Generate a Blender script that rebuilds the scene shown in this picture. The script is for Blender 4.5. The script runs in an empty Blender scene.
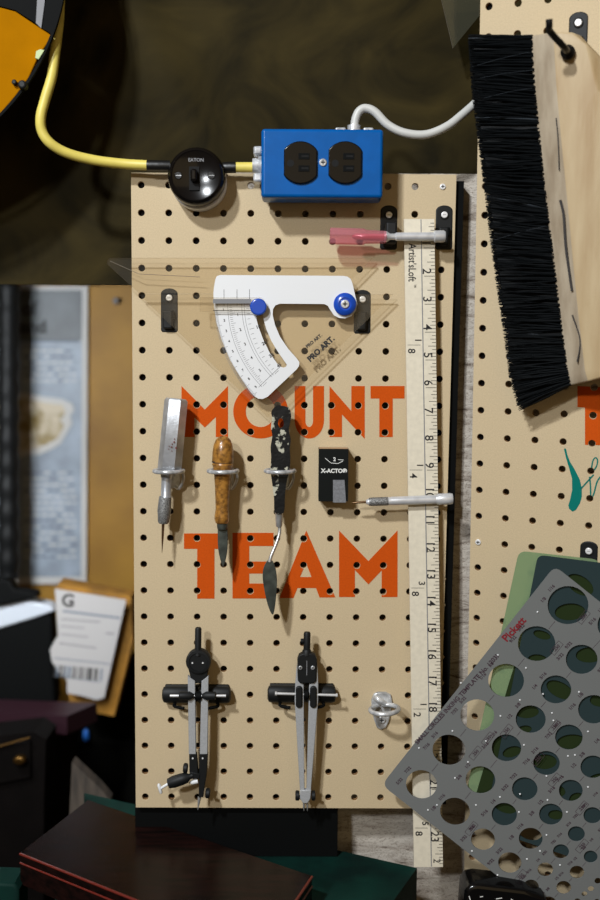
import bpy, bmesh, math, random
from mathutils import Vector, Matrix, noise
from mathutils.geometry import tessellate_polygon
random.seed(7)
scene = bpy.context.scene
COL = scene.collection
PI = math.pi
H = 1.6            # height of the pegboard's first hole above the floor
P = .0254          # pegboard pitch

# ------------------------------------------------------------------ camera
def c2w(v): return Vector((v[0], v[2], -v[1]))
CAMP = Vector((.14463683, -.94292, H-.1719067))
CX = c2w((.99998, -.0054, -.0036)); CY = c2w((.0051, .99695, -.07782)); CZ = c2w((.00401, .0778, .99696))
cam_d = bpy.data.cameras.new('camera'); cam = bpy.data.objects.new('camera', cam_d); COL.objects.link(cam)
M = Matrix((CX, -CY, -CZ)).transposed().to_4x4(); M.translation = CAMP
cam.matrix_world = M
cam_d.sensor_fit = 'VERTICAL'; cam_d.sensor_height = 36; cam_d.sensor_width = 24; cam_d.lens = 40
cam_d.clip_start = .01
cam_d.dof.use_dof = True; cam_d.dof.focus_distance = .93; cam_d.dof.aperture_fstop = 3.6
scene.camera = cam

class Frame:
    def __init__(s, o, u, v, w):
        s.o = Vector(o); s.u = Vector(u).normalized(); s.w = Vector(w).normalized()
        s.v = s.w.cross(s.u).normalized(); s.u = s.v.cross(s.w)
    def mat(s, a=0, b=0, h=0):
        m = Matrix((s.u, s.v, s.w)).transposed().to_4x4(); m.translation = s.o+s.u*a+s.v*b+s.w*h; return m
    def at(s, x, y, h=0.):
        d = (CX*(x-300)+CY*(y-450)+CZ*1000)
        p0 = s.o+s.w*h
        t = (p0-CAMP).dot(s.w)/d.dot(s.w)
        q = CAMP+d*t-s.o
        return Vector((q.dot(s.u), q.dot(s.v), h))
    def xy(s, pts, h=0.): return [tuple(s.at(x, y, h)[:2]) for x, y in pts]
    def k(s, x, y, h=0.):           # metres per photo pixel there
        return ((s.at(x+5, y, h)-s.at(x-5, y, h)).length)/10
L = Frame((0, 0, H), (1, 0, 0), (0, 0, 1), (0, -1, 0))
R = Frame((.31106, -.04334, H+.14701), c2w((.91377, .02363, -.40554)), (0, 0, 1), -c2w((.40586, -.09574, .90891)))

# ------------------------------------------------------------------ materials
def lin(c):
    return tuple(((x/255)/12.92 if x/255 <= .04045 else ((x/255+.055)/1.055)**2.4) for x in c)+(1.,)
def nn(nt, t, **k):
    n = nt.nodes.new(t)
    for a, b in k.items(): setattr(n, a, b)
    return n
MATS = {}
def mat(name, col, rough=.5, metal=0., var=.0, scale=60., stretch=(1, 1, 1), col2=None, bump=0., bscale=200., spec=.5, ramp=(.35, .65), coat=0., dist=0., detail=4.):
    m = bpy.data.materials.new(name); m.use_nodes = True; nt = m.node_tree; b = nt.nodes['Principled BSDF']
    b.inputs['Base Color'].default_value = lin(col); b.inputs['Roughness'].default_value = rough; b.inputs['Metallic'].default_value = metal
    b.inputs['Specular IOR Level'].default_value = spec; b.inputs['Coat Weight'].default_value = coat
    tc = nn(nt, 'ShaderNodeTexCoord'); mp = nn(nt, 'ShaderNodeMapping'); mp.inputs['Scale'].default_value = stretch
    nt.links.new(tc.outputs['Object'], mp.inputs['Vector'])
    if col2 is None and var > 0: col2 = tuple(c*(1-var) for c in col)
    if col2 is not None:
        n = nn(nt, 'ShaderNodeTexNoise'); n.inputs['Scale'].default_value = scale; n.inputs['Detail'].default_value = detail; n.inputs['Distortion'].default_value = dist
        nt.links.new(mp.outputs[0], n.inputs['Vector'])
        r = nn(nt, 'ShaderNodeValToRGB'); r.color_ramp.elements[0].position = ramp[0]; r.color_ramp.elements[1].position = ramp[1]
        r.color_ramp.elements[0].color = lin(col2); r.color_ramp.elements[1].color = lin(col)
        nt.links.new(n.outputs['Fac'], r.inputs[0]); nt.links.new(r.outputs[0], b.inputs['Base Color'])
    if bump > 0:
        n2 = nn(nt, 'ShaderNodeTexNoise'); n2.inputs['Scale'].default_value = bscale; n2.inputs['Detail'].default_value = 3
        nt.links.new(mp.outputs[0], n2.inputs['Vector'])
        bp = nn(nt, 'ShaderNodeBump'); bp.inputs['Strength'].default_value = bump; bp.inputs['Distance'].default_value = .001
        nt.links.new(n2.outputs['Fac'], bp.inputs['Height']); nt.links.new(bp.outputs[0], b.inputs['Normal'])
    MATS[name] = m; return m
def sheet_mat(name, col, trans, tint, rough=.3, gloss=.12):
    """thin plastic sheet: part see-through, part coloured, light surface gloss"""
    m = bpy.data.materials.new(name); m.use_nodes = True; nt = m.node_tree; nt.nodes.clear()
    o = nn(nt, 'ShaderNodeOutputMaterial'); d = nn(nt, 'ShaderNodeBsdfPrincipled'); t = nn(nt, 'ShaderNodeBsdfTransparent'); x = nn(nt, 'ShaderNodeMixShader')
    d.inputs['Base Color'].default_value = lin(col); d.inputs['Roughness'].default_value = rough; d.inputs['Specular IOR Level'].default_value = gloss*4
    t.inputs['Color'].default_value = lin(tint); x.inputs[0].default_value = trans
    nt.links.new(d.outputs[0], x.inputs[1]); nt.links.new(t.outputs[0], x.inputs[2]); nt.links.new(x.outputs[0], o.inputs[0])
    MATS[name] = m; return m

mat('pegboard', (197, 177, 142), .75, var=.07, scale=900, bump=.15, bscale=1200, ramp=(.3, .7))
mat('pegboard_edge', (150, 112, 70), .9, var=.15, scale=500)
mat('orange_paint', (192, 76, 8), .8, spec=.12, var=.05, scale=700, ramp=(.3, .6))
mat('teal_paint', (0, 108, 98), .8, spec=.15)
mat('black_plastic', (14, 16, 17), .55, spec=.3, bump=.05)
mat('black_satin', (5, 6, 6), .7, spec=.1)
mat('black_gloss', (8, 8, 9), .2, coat=.2, spec=.3)
mat('bakelite', (12, 10, 10), .18, coat=.15, spec=.35)
mat('dark_hole', (5, 5, 5), .9)
mat('white_metal', (225, 225, 225), .35, metal=.2)
mat('steel', (190, 190, 188), .32, metal=.6, var=.15, scale=150)
mat('zinc', (222, 224, 226), .3, metal=.4, var=.3, scale=120, bump=.2, bscale=150)
mat('hex_steel', (190, 193, 198), .36, metal=.6, var=.15, scale=90, stretch=(1, 1, .5), bump=.1, bscale=400)
mat('rust_spot', (104, 42, 40), .7)
mat('knurled', (150, 150, 148), .5, metal=.4, var=.5, scale=1400, ramp=(.45, .55), bump=.4, bscale=1500)
mat('dark_steel', (78, 84, 78), .4, metal=.4, var=.3, scale=100)
mat('needle', (120, 95, 70), .35, metal=.9)
mat('satin_alu', (172, 174, 176), .45, metal=.2, var=.08, scale=900)
mat('alu', (212, 213, 215), .3, metal=.35, var=.1, scale=100)
mat('blue_paint', (0, 84, 156), .3, var=.06, scale=60, spec=.2, coat=.08)
mat('blue_plastic', (24, 70, 170), .25, coat=.4)
mat('white_plastic', (216, 217, 218), .4)
mat('ink', (35, 33, 32), .7)
mat('grey_ink', (120, 120, 122), .7)
mat('ruler_wood', (218, 209, 188), .55, var=.04, scale=25, stretch=(8, 8, .4))
mat('yellow_cable', (220, 202, 98), .45, var=.05, scale=80)
mat('white_cable', (188, 188, 184), .45)
mat('black_tape', (14, 15, 16), .4, var=.3, scale=100, bump=.3, bscale=120)
mat('awl_wood', (166, 116, 50), .3, col2=(88, 56, 22), scale=260, stretch=(1, 1, .3), ramp=(.3, .62), coat=.3, bump=.2, bscale=300)
mat('spattered_black', (12, 14, 16), .4, spec=.3, col2=(176, 174, 156), scale=110, ramp=(.4, .44), bump=.6, bscale=130, detail=5)
mat('card_black', (10, 14, 13), .55, spec=.15)
mat('card_white', (215, 215, 210), .6)
mat('card_tan', (170, 140, 105), .7)
mat('grey_sticker', (120, 122, 126), .5, var=.15, scale=500)
mat('pink_plastic', (196, 96, 110), .18, coat=.5)
mat('bristle', (9, 12, 14), .5, spec=.15)
mat('bristle_pale', (62, 68, 74), .35)
mat('brush_wood', (182, 162, 126), .55, col2=(158, 132, 94), scale=12, stretch=(5, .8, 5), ramp=(.3, .7), bump=.25, bscale=60)
mat('brush_worn', (170, 156, 134), .7, col2=(136, 120, 98), scale=26, stretch=(3, .8, 3), ramp=(.3, .65), bump=.4, bscale=90)
mat('stain', (44, 40, 38), .8)
mat('iron', (26, 25, 25), .35, metal=.5)
mat('template_grey', (98, 103, 110), .5)
mat('red_ink', (120, 24, 34), .6)
mat('plum_ink', (58, 40, 50), .7)
mat('olive_sheet', (58, 49, 24), .7, spec=.05, col2=(23, 20, 10), scale=9, stretch=(1, 1, .6), ramp=(.3, .72), dist=1.6, bump=.3, bscale=14)
mat('black_cloth', (9, 9, 7), .9, var=.3, scale=15, spec=.05)
mat('plywood', (168, 124, 34), .6, col2=(134, 94, 20), scale=8, stretch=(1, 1, 6), ramp=(.3, .7))
mat('poster_paper', (160, 172, 186), .5, var=.16, scale=28, ramp=(.3, .7))
mat('poster_head', (112, 118, 122), .5, var=.2, scale=12)
mat('white_paper', (200, 198, 194), .6)
mat('poster_line', (100, 110, 122), .6)
mat('cream', (205, 192, 168), .6, col2=(140, 118, 60), scale=30, stretch=(1, 1, 3), ramp=(.36, .58))
mat('cardboard', (150, 104, 28), .8, var=.2, scale=30)
mat('paper_white', (166, 163, 161), .7)
mat('maroon', (40, 20, 27), .45, spec=.25)
mat('dark_wood', (10, 7, 6), .6, spec=.08, var=.4, scale=20, stretch=(1, 1, 5))
mat('chest_wood', (26, 12, 10), .25, spec=.1, col2=(12, 7, 6), scale=22, stretch=(1.2, 8, 8), ramp=(.35, .65))
mat('chest_edge', (96, 28, 18), .4)
mat('shaded_plank', (78, 68, 58), .8, col2=(48, 42, 36), scale=20, stretch=(6, 1, 1))  # weathered wood toned darker, the plank's dim lighting put into its colour
mat('brass', (84, 60, 26), .35, metal=.9)
mat('green_paint', (9, 44, 37), .65, spec=.12, col2=(6, 28, 25), scale=25, bump=.2, bscale=80)
mat('amber', (164, 106, 0), .6, spec=.01, var=.1, scale=15)
mat('grey_bright', (95, 95, 98), .5)
mat('pale_green', (170, 186, 130), .5)
mat('blue_small', (40, 110, 200), .4)
mat('printer_white', (180, 186, 194), .45)
mat('floor_dark', (50, 46, 42), .8, var=.2, scale=5)
mat('wall_paint', (60, 56, 46), .9, var=.1, scale=5)
# clear acrylic
def clear_mat(name, tint, base, fac):
    m = bpy.data.materials.new(name); m.use_nodes = True; nt = m.node_tree; nt.nodes.clear()
    o = nn(nt, 'ShaderNodeOutputMaterial'); g = nn(nt, 'ShaderNodeBsdfGlossy'); t = nn(nt, 'ShaderNodeBsdfTransparent'); x = nn(nt, 'ShaderNodeMixShader')
    d = nn(nt, 'ShaderNodeBsdfDiffuse'); x2 = nn(nt, 'ShaderNodeMixShader'); f = nn(nt, 'ShaderNodeValue'); f.outputs[0].default_value = .035
    g.inputs['Roughness'].default_value = .05; t.inputs['Color'].default_value = lin(tint); d.inputs['Color'].default_value = lin(base)
    nt.links.new(f.outputs[0], x.inputs[0]); nt.links.new(t.outputs[0], x.inputs[1]); nt.links.new(g.outputs[0], x.inputs[2])
    x2.inputs[0].default_value = fac; nt.links.new(x.outputs[0], x2.inputs[1]); nt.links.new(d.outputs[0], x2.inputs[2]); nt.links.new(x2.outputs[0], o.inputs[0])
    MATS[name] = m
clear_mat('clear_acrylic', (253, 251, 247), (190, 185, 175), .02)
clear_mat('acrylic_edge', (190, 180, 160), (200, 190, 175), .25)
clear_mat('smoky', (225, 225, 215), (110, 110, 95), .14)
clear_mat('template_green', (205, 218, 192), (142, 166, 128), .55)
clear_mat('template_blue', (110, 130, 140), (48, 62, 64), .86)
clear_mat('template_olive', (110, 125, 80), (44, 56, 32), .8)
clear_mat('template_smoke', (110, 112, 120), (112, 114, 113), .96)
clear_mat('clear_pink', (240, 200, 206), (224, 150, 160), .3)
# weathered boards
def weathered():
    m = bpy.data.materials.new('weathered_wood'); m.use_nodes = True; nt = m.node_tree; b = nt.nodes['Principled BSDF']; b.inputs['Roughness'].default_value = .85
    tc = nn(nt, 'ShaderNodeTexCoord'); mp = nn(nt, 'ShaderNodeMapping'); mp.inputs['Scale'].default_value = (2, 8, 1)
    nt.links.new(tc.outputs['Object'], mp.inputs['Vector'])
    n = nn(nt, 'ShaderNodeTexNoise'); n.inputs['Scale'].default_value = 9; n.inputs['Detail'].default_value = 8; n.inputs['Distortion'].default_value = 1.2; n.inputs['Roughness'].default_value = .65
    nt.links.new(mp.outputs[0], n.inputs['Vector'])
    r = nn(nt, 'ShaderNodeValToRGB'); e = r.color_ramp.elements; e[0].position = .36; e[0].color = lin((92, 78, 66)); e[1].position = .58; e[1].color = lin((192, 184, 172))
    k = e.new(.44); k.color = lin((168, 158, 146))
    nt.links.new(n.outputs['Fac'], r.inputs[0])
    mp2 = nn(nt, 'ShaderNodeMapping'); mp2.inputs['Scale'].default_value = (5, 14, 1); nt.links.new(tc.outputs['Object'], mp2.inputs['Vector'])
    n2 = nn(nt, 'ShaderNodeTexNoise'); n2.inputs['Scale'].default_value = 14; n2.inputs['Detail'].default_value = 3; n2.inputs['Distortion'].default_value = 2.5
    nt.links.new(mp2.outputs[0], n2.inputs['Vector'])
    r2 = nn(nt, 'ShaderNodeValToRGB'); f = r2.color_ramp.elements; f[0].position = .47; f[0].color = (1, 1, 1, 1); f[1].position = .53; f[1].color = (1, 1, 1, 1)
    q = f.new(.5); q.color = lin((120, 100, 84))
    nt.links.new(n2.outputs['Fac'], r2.inputs[0])
    mx = nn(nt, 'ShaderNodeMix', data_type='RGBA', blend_type='MULTIPLY'); mx.inputs[0].default_value = .8
    nt.links.new(r.outputs[0], mx.inputs[6]); nt.links.new(r2.outputs[0], mx.inputs[7]); nt.links.new(mx.outputs[2], b.inputs['Base Color'])
    bp = nn(nt, 'ShaderNodeBump'); bp.inputs['Strength'].default_value = .5; bp.inputs['Distance'].default_value = .002
    nt.links.new(n.outputs['Fac'], bp.inputs['Height']); nt.links.new(bp.outputs[0], b.inputs['Normal'])
    MATS['weathered_wood'] = m
weathered()

# ------------------------------------------------------------------ mesh builder
class MB:
    def __init__(s): s.v = []; s.f = []; s.m = []; s.sm = []; s.mats = []
    def mi(s, m):
        if m not in s.mats: s.mats.append(m)
        return s.mats.index(m)
    def add(s, vs, fs, m, smooth=False):
        o = len(s.v); s.v += [Vector(x) for x in vs]; i = s.mi(m)
        for f in fs: s.f.append([o+j for j in f]); s.m.append(i); s.sm.append(smooth)
        return s
    def prism(s, pts, h0, h1, m, holes=(), edge=None):
        loops = [list(pts)]+[list(x) for x in holes]
        tri = tessellate_polygon([[Vector((x, y, 0)) for x, y in l] for l in loops])
        flat = [p for l in loops for p in l]; n = len(flat)
        vs = [(x, y, h0) for x, y in flat]+[(x, y, h1) for x, y in flat]; fs = []
        for t in tri:
            a, b, c = [flat[i] for i in t]
            t = tuple(t) if (b[0]-a[0])*(c[1]-a[1])-(b[1]-a[1])*(c[0]-a[0]) > 0 else tuple(reversed(t))
            fs.append([i+n for i in t]); fs.append(list(reversed(t)))
        s.add(vs, fs, m)
        o = 0; sf = []
        for k, l in enumerate(loops):
            ar = sum(l[i][0]*l[(i+1) % len(l)][1]-l[(i+1) % len(l)][0]*l[i][1] for i in range(len(l)))
            ccw = ar > 0
            if k: ccw = not ccw
            for i in range(len(l)):
                j = (i+1) % len(l); q = [o+i, o+j, o+j+n, o+i+n]
                sf.append(q if ccw else q[::-1])
            o += len(l)
        s.add(vs, sf, edge or m); return s
    def bevprism(s, pts, h0, h1, m, bev, steps=3):
        """outline prism with a rounded front rim (the outline shrinks towards its middle)"""
        n = len(pts); cx = sum(p[0] for p in pts)/n; cy = sum(p[1] for p in pts)/n
        ar = sum(pts[i][0]*pts[(i+1) % n][1]-pts[(i+1) % n][0]*pts[i][1] for i in range(n))
        if ar < 0: pts = pts[::-1]
        nor = []
        for i in range(n):
            a, b, c = pts[i-1], pts[i], pts[(i+1) % n]
            d1 = Vector((b[0]-a[0], b[1]-a[1])); d2 = Vector((c[0]-b[0], c[1]-b[1]))
            if d1.length < 1e-9: d1 = d2
            if d2.length < 1e-9: d2 = d1
            d1.normalize(); d2.normalize(); q = Vector((-(d1.y+d2.y), d1.x+d2.x))
            if q.length < 1e-6: q = Vector((-d1.y, d1.x))
            q.normalize(); nor.append(q)
        rings = [(0, h0)]
        for k in range(steps+1):
            t = k/steps*PI/2; rings.append((bev*(1-math.cos(t)), h1-bev+bev*math.sin(t)))
        vs = []; fs = []
        for d, h in rings: vs += [(pts[i][0]+nor[i].x*d, pts[i][1]+nor[i].y*d, h) for i in range(n)]
        for r in range(len(rings)-1):
            for i in range(n):
                j = (i+1) % n; fs.append([r*n+i, r*n+j, (r+1)*n+j, (r+1)*n+i])
        s.add(vs, fs, m, n > 10)
        top = vs[-n:]; tri = tessellate_polygon([[Vector((x, y, 0)) for x, y, z in top]])
        fs = []
        for t in tri:
            a, b, c = [top[i] for i in t]
            t = list(t) if (b[0]-a[0])*(c[1]-a[1])-(b[1]-a[1])*(c[0]-a[0]) > 0 else list(reversed(t))
            fs.append(t)
        s.add(top, fs, m)
        bot = vs[:n]; s.add(bot, [list(reversed(f)) for f in fs], m); return s
    def lathe(s, prof, o, ax, m, seg=24, smooth=True, cap=True, flat=(1, 1), up=None):
        ax = Vector(ax).normalized(); o = Vector(o)
        e1 = Vector(up) if up else (Vector((0, 0, 1)) if abs(ax.z) < .8 else Vector((1, 0, 0)))
        e1 = (e1-ax*e1.dot(ax)).normalized(); e2 = ax.cross(e1)
        vs = []; fs = []
        for r, t in prof:
            for k in range(seg):
                a = 2*PI*k/seg; vs.append(o+ax*t+e1*(r*math.cos(a)*flat[0])+e2*(r*math.sin(a)*flat[1]))
        for i in range(len(prof)-1):
            for k in range(seg):
                j = (k+1) % seg; fs.append([i*seg+k, i*seg+j, (i+1)*seg+j, (i+1)*seg+k])
        s.add(vs, fs, m, smooth)
        if cap:
            s.add(vs[:seg], [list(range(seg))[::-1]], m); s.add(vs[-seg:], [list(range(seg))], m)
        return s
    def tube(s, pts, r, m, seg=10, smooth=True, closed=False, flat=1.):
        pts = [Vector(p) for p in pts]; n = len(pts); rs = r if isinstance(r, (list, tuple)) else [r]*n
        ref = None; vs = []; fs = []
        for i, p in enumerate(pts):
            a = pts[i-1] if (i or closed) else p; b = pts[(i+1) % n] if (i < n-1 or closed) else p
            d = (b-a).normalized()
            if ref is None:
                ref = Vector((0, 0, 1)) if abs(d.z) < .9 else Vector((1, 0, 0))
            ref = (ref-d*ref.dot(d)).normalized(); e2 = d.cross(ref)
            for k in range(seg):
                t = 2*PI*k/seg; vs.append(p+ref*(rs[i]*math.cos(t)*flat)+e2*(rs[i]*math.sin(t)))
        for i in range(n if closed else n-1):
            for k in range(seg):
                j = (k+1) % seg; i2 = (i+1) % n; fs.append([i*seg+k, i*seg+j, i2*seg+j, i2*seg+k])
        s.add(vs, fs, m, smooth)
        if not closed:
            s.add(vs[:seg], [list(range(seg))[::-1]], m); s.add(vs[-seg:], [list(range(seg))], m)
        return s
    def box(s, a0, a1, b0, b1, h0, h1, m, bev=0):
        if bev: return s.bevprism(rrect((a0+a1)/2, (b0+b1)/2, a1-a0, b1-b0, bev), h0, h1, m, min(bev, (h1-h0)*.9))
        return s.prism([(a0, b0), (a1, b0), (a1, b1), (a0, b1)], h0, h1, m)
    def disc(s, a, b, r, h0, h1, m, seg=24, bev=0):
        c = [(a+r*math.cos(2*PI*i/seg), b+r*math.sin(2*PI*i/seg)) for i in range(seg)]
        return s.bevprism(c, h0, h1, m, bev) if bev else s.prism(c, h0, h1, m)
    def mesh(s, me, T, m):
        s.add([T @ v.co for v in me.vertices], [list(p.vertices) for p in me.polygons], m); return s
    def text(s, txt, a, b, h, size, m, rot=0., bold=0., th=.0002, align='CENTER', sx=1.):
        cu = bpy.data.curves.new('t', 'FONT'); cu.body = txt; cu.size = size; cu.align_x = align; cu.align_y = 'CENTER'
        cu.extrude = th/2; cu.offset = bold; cu.resolution_u = 3
        ob = bpy.data.objects.new('t', cu); COL.objects.link(ob); me = ob.to_mesh()
        T = Matrix.Translation((a, b, h+th/2)) @ Matrix.Rotation(rot, 4, 'Z') @ Matrix.Diagonal((sx, 1, 1, 1))
        s.mesh(me, T, m); ob.to_mesh_clear(); bpy.data.objects.remove(ob); bpy.data.curves.remove(cu); return s
    def build(s, name, parent=None, T=None, F=L, label=None, o=None, stuff=False):
        """parent = Thing or a part object; without one F, o place a top-level object"""
        th = parent if isinstance(parent, Thing) else (getattr(parent, 'thing', None) if parent is not None else None)
        org = th.o if th else (T.o if T else (o if o is not None else sum(s.v, Vector())/len(s.v)))
        me = bpy.data.meshes.new(name); me.from_pydata([v-Vector(org) for v in s.v], [], s.f)
        for m in s.mats: me.materials.append(MATS[m])
        me.polygons.foreach_set('material_index', s.m); me.polygons.foreach_set('use_smooth', s.sm)
        me.update(); me.set_sharp_from_angle(angle=math.radians(38)); ob = bpy.data.objects.new(name, me); COL.objects.link(ob)
        if isinstance(parent, Thing): ob.parent = parent.ob
        elif T is not None: ob.parent = parent
        else: ob.matrix_world = F.mat(*org)
        if label: ob['label'] = label
        if stuff: ob['kind'] = 'stuff'
        return ob
class Thing:
    def __init__(s, name, label, cat, F, o, group=None):
        s.ob = bpy.data.objects.new(name, None); COL.objects.link(s.ob); s.ob.empty_display_size = .01
        s.o = Vector(o); s.F = F; s.ob.matrix_world = F.mat(*s.o); tag(s.ob, label, cat, group)
def tag(ob, label, cat, group=None):
    ob['label'] = label; ob['category'] = cat
    if group: ob['group'] = group
    return ob
def struct(ob): ob['kind'] = 'structure'; return ob
def copy_tree(o, parent=None, M=None):
    c = o.copy(); COL.objects.link(c); c.parent = parent
    if M is not None: c.matrix_world = M
    for ch in list(o.children): copy_tree(ch, c)
    return c
def rrect(cx, cy, w, h, r, seg=4):
    r = min(r, w/2-1e-6, h/2-1e-6); out = []
    for sx, sy, a0 in ((1, 1, 0), (-1, 1, PI/2), (-1, -1, PI), (1, -1, 3*PI/2)):
        for k in range(seg+1):
            a = a0+PI/2*k/seg; out.append((cx+sx*(w/2-r)+r*math.cos(a), cy+sy*(h/2-r)+r*math.sin(a)))
    return out
def smooth(pts, n=6, closed=False):
    pts = [Vector(p) for p in pts]; N = len(pts); out = []
    for i in range(N if closed else N-1):
        p0 = pts[i-1] if (i or closed) else pts[0]; p1 = pts[i]; p2 = pts[(i+1) % N]; p3 = pts[(i+2) % N] if (i < N-2 or closed) else pts[-1]
        for k in range(n):
            t = k/n
            out.append(.5*((2*p1)+(p2-p0)*t+(2*p0-5*p1+4*p2-p3)*t*t+(3*p1-p0-3*p2+p3)*t**3))
    if not closed: out.append(pts[-1])
    return out
def circ(c, r, n=28, flat=1., rot=0.):
    o = []
    for k in range(n):
        a = 2*PI*k/n; x = r*math.cos(a); y = r*flat*math.sin(a)
        o.append((c[0]+x*math.cos(rot)-y*math.sin(rot), c[1]+x*math.sin(rot)+y*math.cos(rot)))
    return o

# ------------------------------------------------------------------ pegboards
HR = .0031; TH = .005
def board_mesh(a0, a1, b0, b1, cols, rows, skip=()):
    mb = MB()
    for c in cols:
        for r in rows:
            x = c*P; y = -r*P
            l = max(a0, x-P/2) if c != cols[0] else a0; rr = min(a1, x+P/2) if c != cols[-1] else a1
            t = min(b1, y+P/2) if r != rows[0] else b1; bt = max(b0, y-P/2) if r != rows[-1] else b0
            cor = [(rr, t), (l, t), (l, bt), (rr, bt)]
            if (c, r) in skip: mb.add([(p[0], p[1], 0) for p in cor], [[0, 1, 2, 3]], 'pegboard'); continue
            angs = sorted([k*2*PI/20 for k in range(20)]+[math.atan2(p[1]-y, p[0]-x) % (2*PI) for p in cor])
            A = []; n = 0
            for a in angs:
                if not A or a-A[-1] > 1e-4: A.append(a)
            out = []; inn = []; ch = []
            for a in A:
                ca, sa = math.cos(a), math.sin(a); ts = []
                if ca > 1e-9: ts.append((rr-x)/ca)
                if ca < -1e-9: ts.append((l-x)/ca)
                if sa > 1e-9: ts.append((t-y)/sa)
                if sa < -1e-9: ts.append((bt-y)/sa)
                q = min(ts); out.append((x+ca*q, y+sa*q)); inn.append((x+ca*HR, y+sa*HR)); ch.append((x+ca*(HR+.0004), y+sa*(HR+.0004)))
            n = len(A)
            vs = [(p[0], p[1], 0) for p in out]+[(p[0], p[1], 0) for p in ch]+[(p[0], p[1], -.0004) for p in inn]+[(p[0], p[1], -TH) for p in inn]+[(p[0], p[1], -TH) for p in out]
            f1 = []; f2 = []
            for i in range(n):
                j = (i+1) % n
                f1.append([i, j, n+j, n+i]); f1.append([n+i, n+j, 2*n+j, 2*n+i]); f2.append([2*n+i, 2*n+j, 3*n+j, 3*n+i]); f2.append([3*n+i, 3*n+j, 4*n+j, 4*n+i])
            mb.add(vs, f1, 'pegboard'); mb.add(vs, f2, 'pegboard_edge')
    v = [(a0, b0, 0), (a1, b0, 0), (a1, b1, 0), (a0, b1, 0), (a0, b0, -TH), (a1, b0, -TH), (a1, b1, -TH), (a0, b1, -TH)]
    mb.add(v, [[4, 5, 1, 0], [5, 6, 2, 1], [6, 7, 3, 2], [7, 4, 0, 3]], 'pegboard_edge')
    return mb
def painted(F, polys, m, mb):
    """painted shapes pierced by the board's holes"""
    src = MB()
    for outl, holes in polys: src.prism(outl, .0, .00025, m, holes)
    xs = [v.x for v in src.v]; ys = [v.y for v in src.v]
    cut = MB()
    for c in range(-1, 13):
        for r in range(-1, 33):
            x, y = c*P, -r*P
            if min(xs)-.004 < x < max(xs)+.004 and min(ys)-.004 < y < max(ys)+.004: cut.prism(circ((x, y), HR+.0003, 18), -.002, .002, m)
    a = src.build('a', o=(0, 0, 0)); 
    bm = bmesh.new(); bm.from_mesh(a.data); bmesh.ops.remove_doubles(bm, verts=bm.verts, dist=1e-6); bm.to_mesh(a.data); bm.free()
    if not cut.v:
        mb.mesh(a.data, Matrix(), m); bpy.data.objects.remove(a); return
    b = cut.build('b', o=(0, 0, 0)); bm = bmesh.new(); bm.from_mesh(b.data); bmesh.ops.remove_doubles(bm, verts=bm.verts, dist=1e-6); bm.to_mesh(b.data); bm.free()
    md = a.modifiers.new('x', 'BOOLEAN'); md.operation = 'DIFFERENCE'; md.object = b; md.solver = 'EXACT'
    dg = bpy.context.evaluated_depsgraph_get(); dg.update(); me = bpy.data.meshes.new_from_object(a.evaluated_get(dg))
    mb.mesh(me, Matrix(), m)
    bpy.data.objects.remove(a); bpy.data.objects.remove(b)
def screw_head(mb, a, b, h, r, m='white_metal', m2='dark_hole'):
    mb.disc(a, b, r, h-.0005, h+.0012, m, 18, .0006)
    for w, d in ((r*.55, r*.14), (r*.14, r*.55)): mb.box(a-w, a+w, b-d, b+d, h+.0011, h+.0013, m2)

def slant_right(mb, a1, b0, b1, sl):
    for v in mb.v:
        if v.x > a1-1e-5: v.x -= sl*(b1-v.y)/(b1-b0)
    return mb
tl = L.at(131, 172.5); br = L.at(438, 808.5); tr = L.at(456.5, 174)
A1 = tr.x; SL = (tr.x-L.at(440.5, 740).x)*636/567; print('SL', SL)
lb = Thing('pegboard', 'tall narrow tan pegboard in the middle with orange lettering and hanging tools', 'pegboard', L, (A1/2, br.y, 0))
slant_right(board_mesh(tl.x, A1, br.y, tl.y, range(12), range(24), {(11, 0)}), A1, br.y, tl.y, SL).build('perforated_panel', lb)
m_ = MB(); screw_head(m_, 11*P, 0, 0, .0028); m_.build('screw', lb)
m_ = MB(); m_.box(tl.x+.002, tl.x+.072, br.y+.004, tl.y-.004, -.022, -.0052, 'dark_wood'); m_.build('shade_backing', lb)  # added dark backing, blocks light so the left holes stay black
m_ = MB(); m_.prism([(A1-.03, br.y+.002), (A1+.008-SL, br.y+.002), (A1+.008, tl.y-.005), (A1-.03, tl.y-.005)], -.020, -.0052, 'black_satin'); m_.build('shade_backing', lb, label='black strip standing for the shadow along the right edge')  # added black strip standing in for the shadow beside the board
def ell(cx, cy, rx, ry, n=40, a0=0, a1=360): return [(cx+rx*math.cos(math.radians(a0+(a1-a0)*k/n)), cy+ry*math.sin(math.radians(a0+(a1-a0)*k/n))) for k in range(n)]
def U():
    o = [(294.6, 386), (305.4, 386), (305.4, 421)]+ell(309.2, 421, 3.8, 6, 8, 180, 0)+[(313, 421), (313, 386), (324, 386), (324, 420)]+ell(309.3, 420, 14.7, 18.5, 16, 0, 180)+[(294.6, 420)]
    return o
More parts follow.
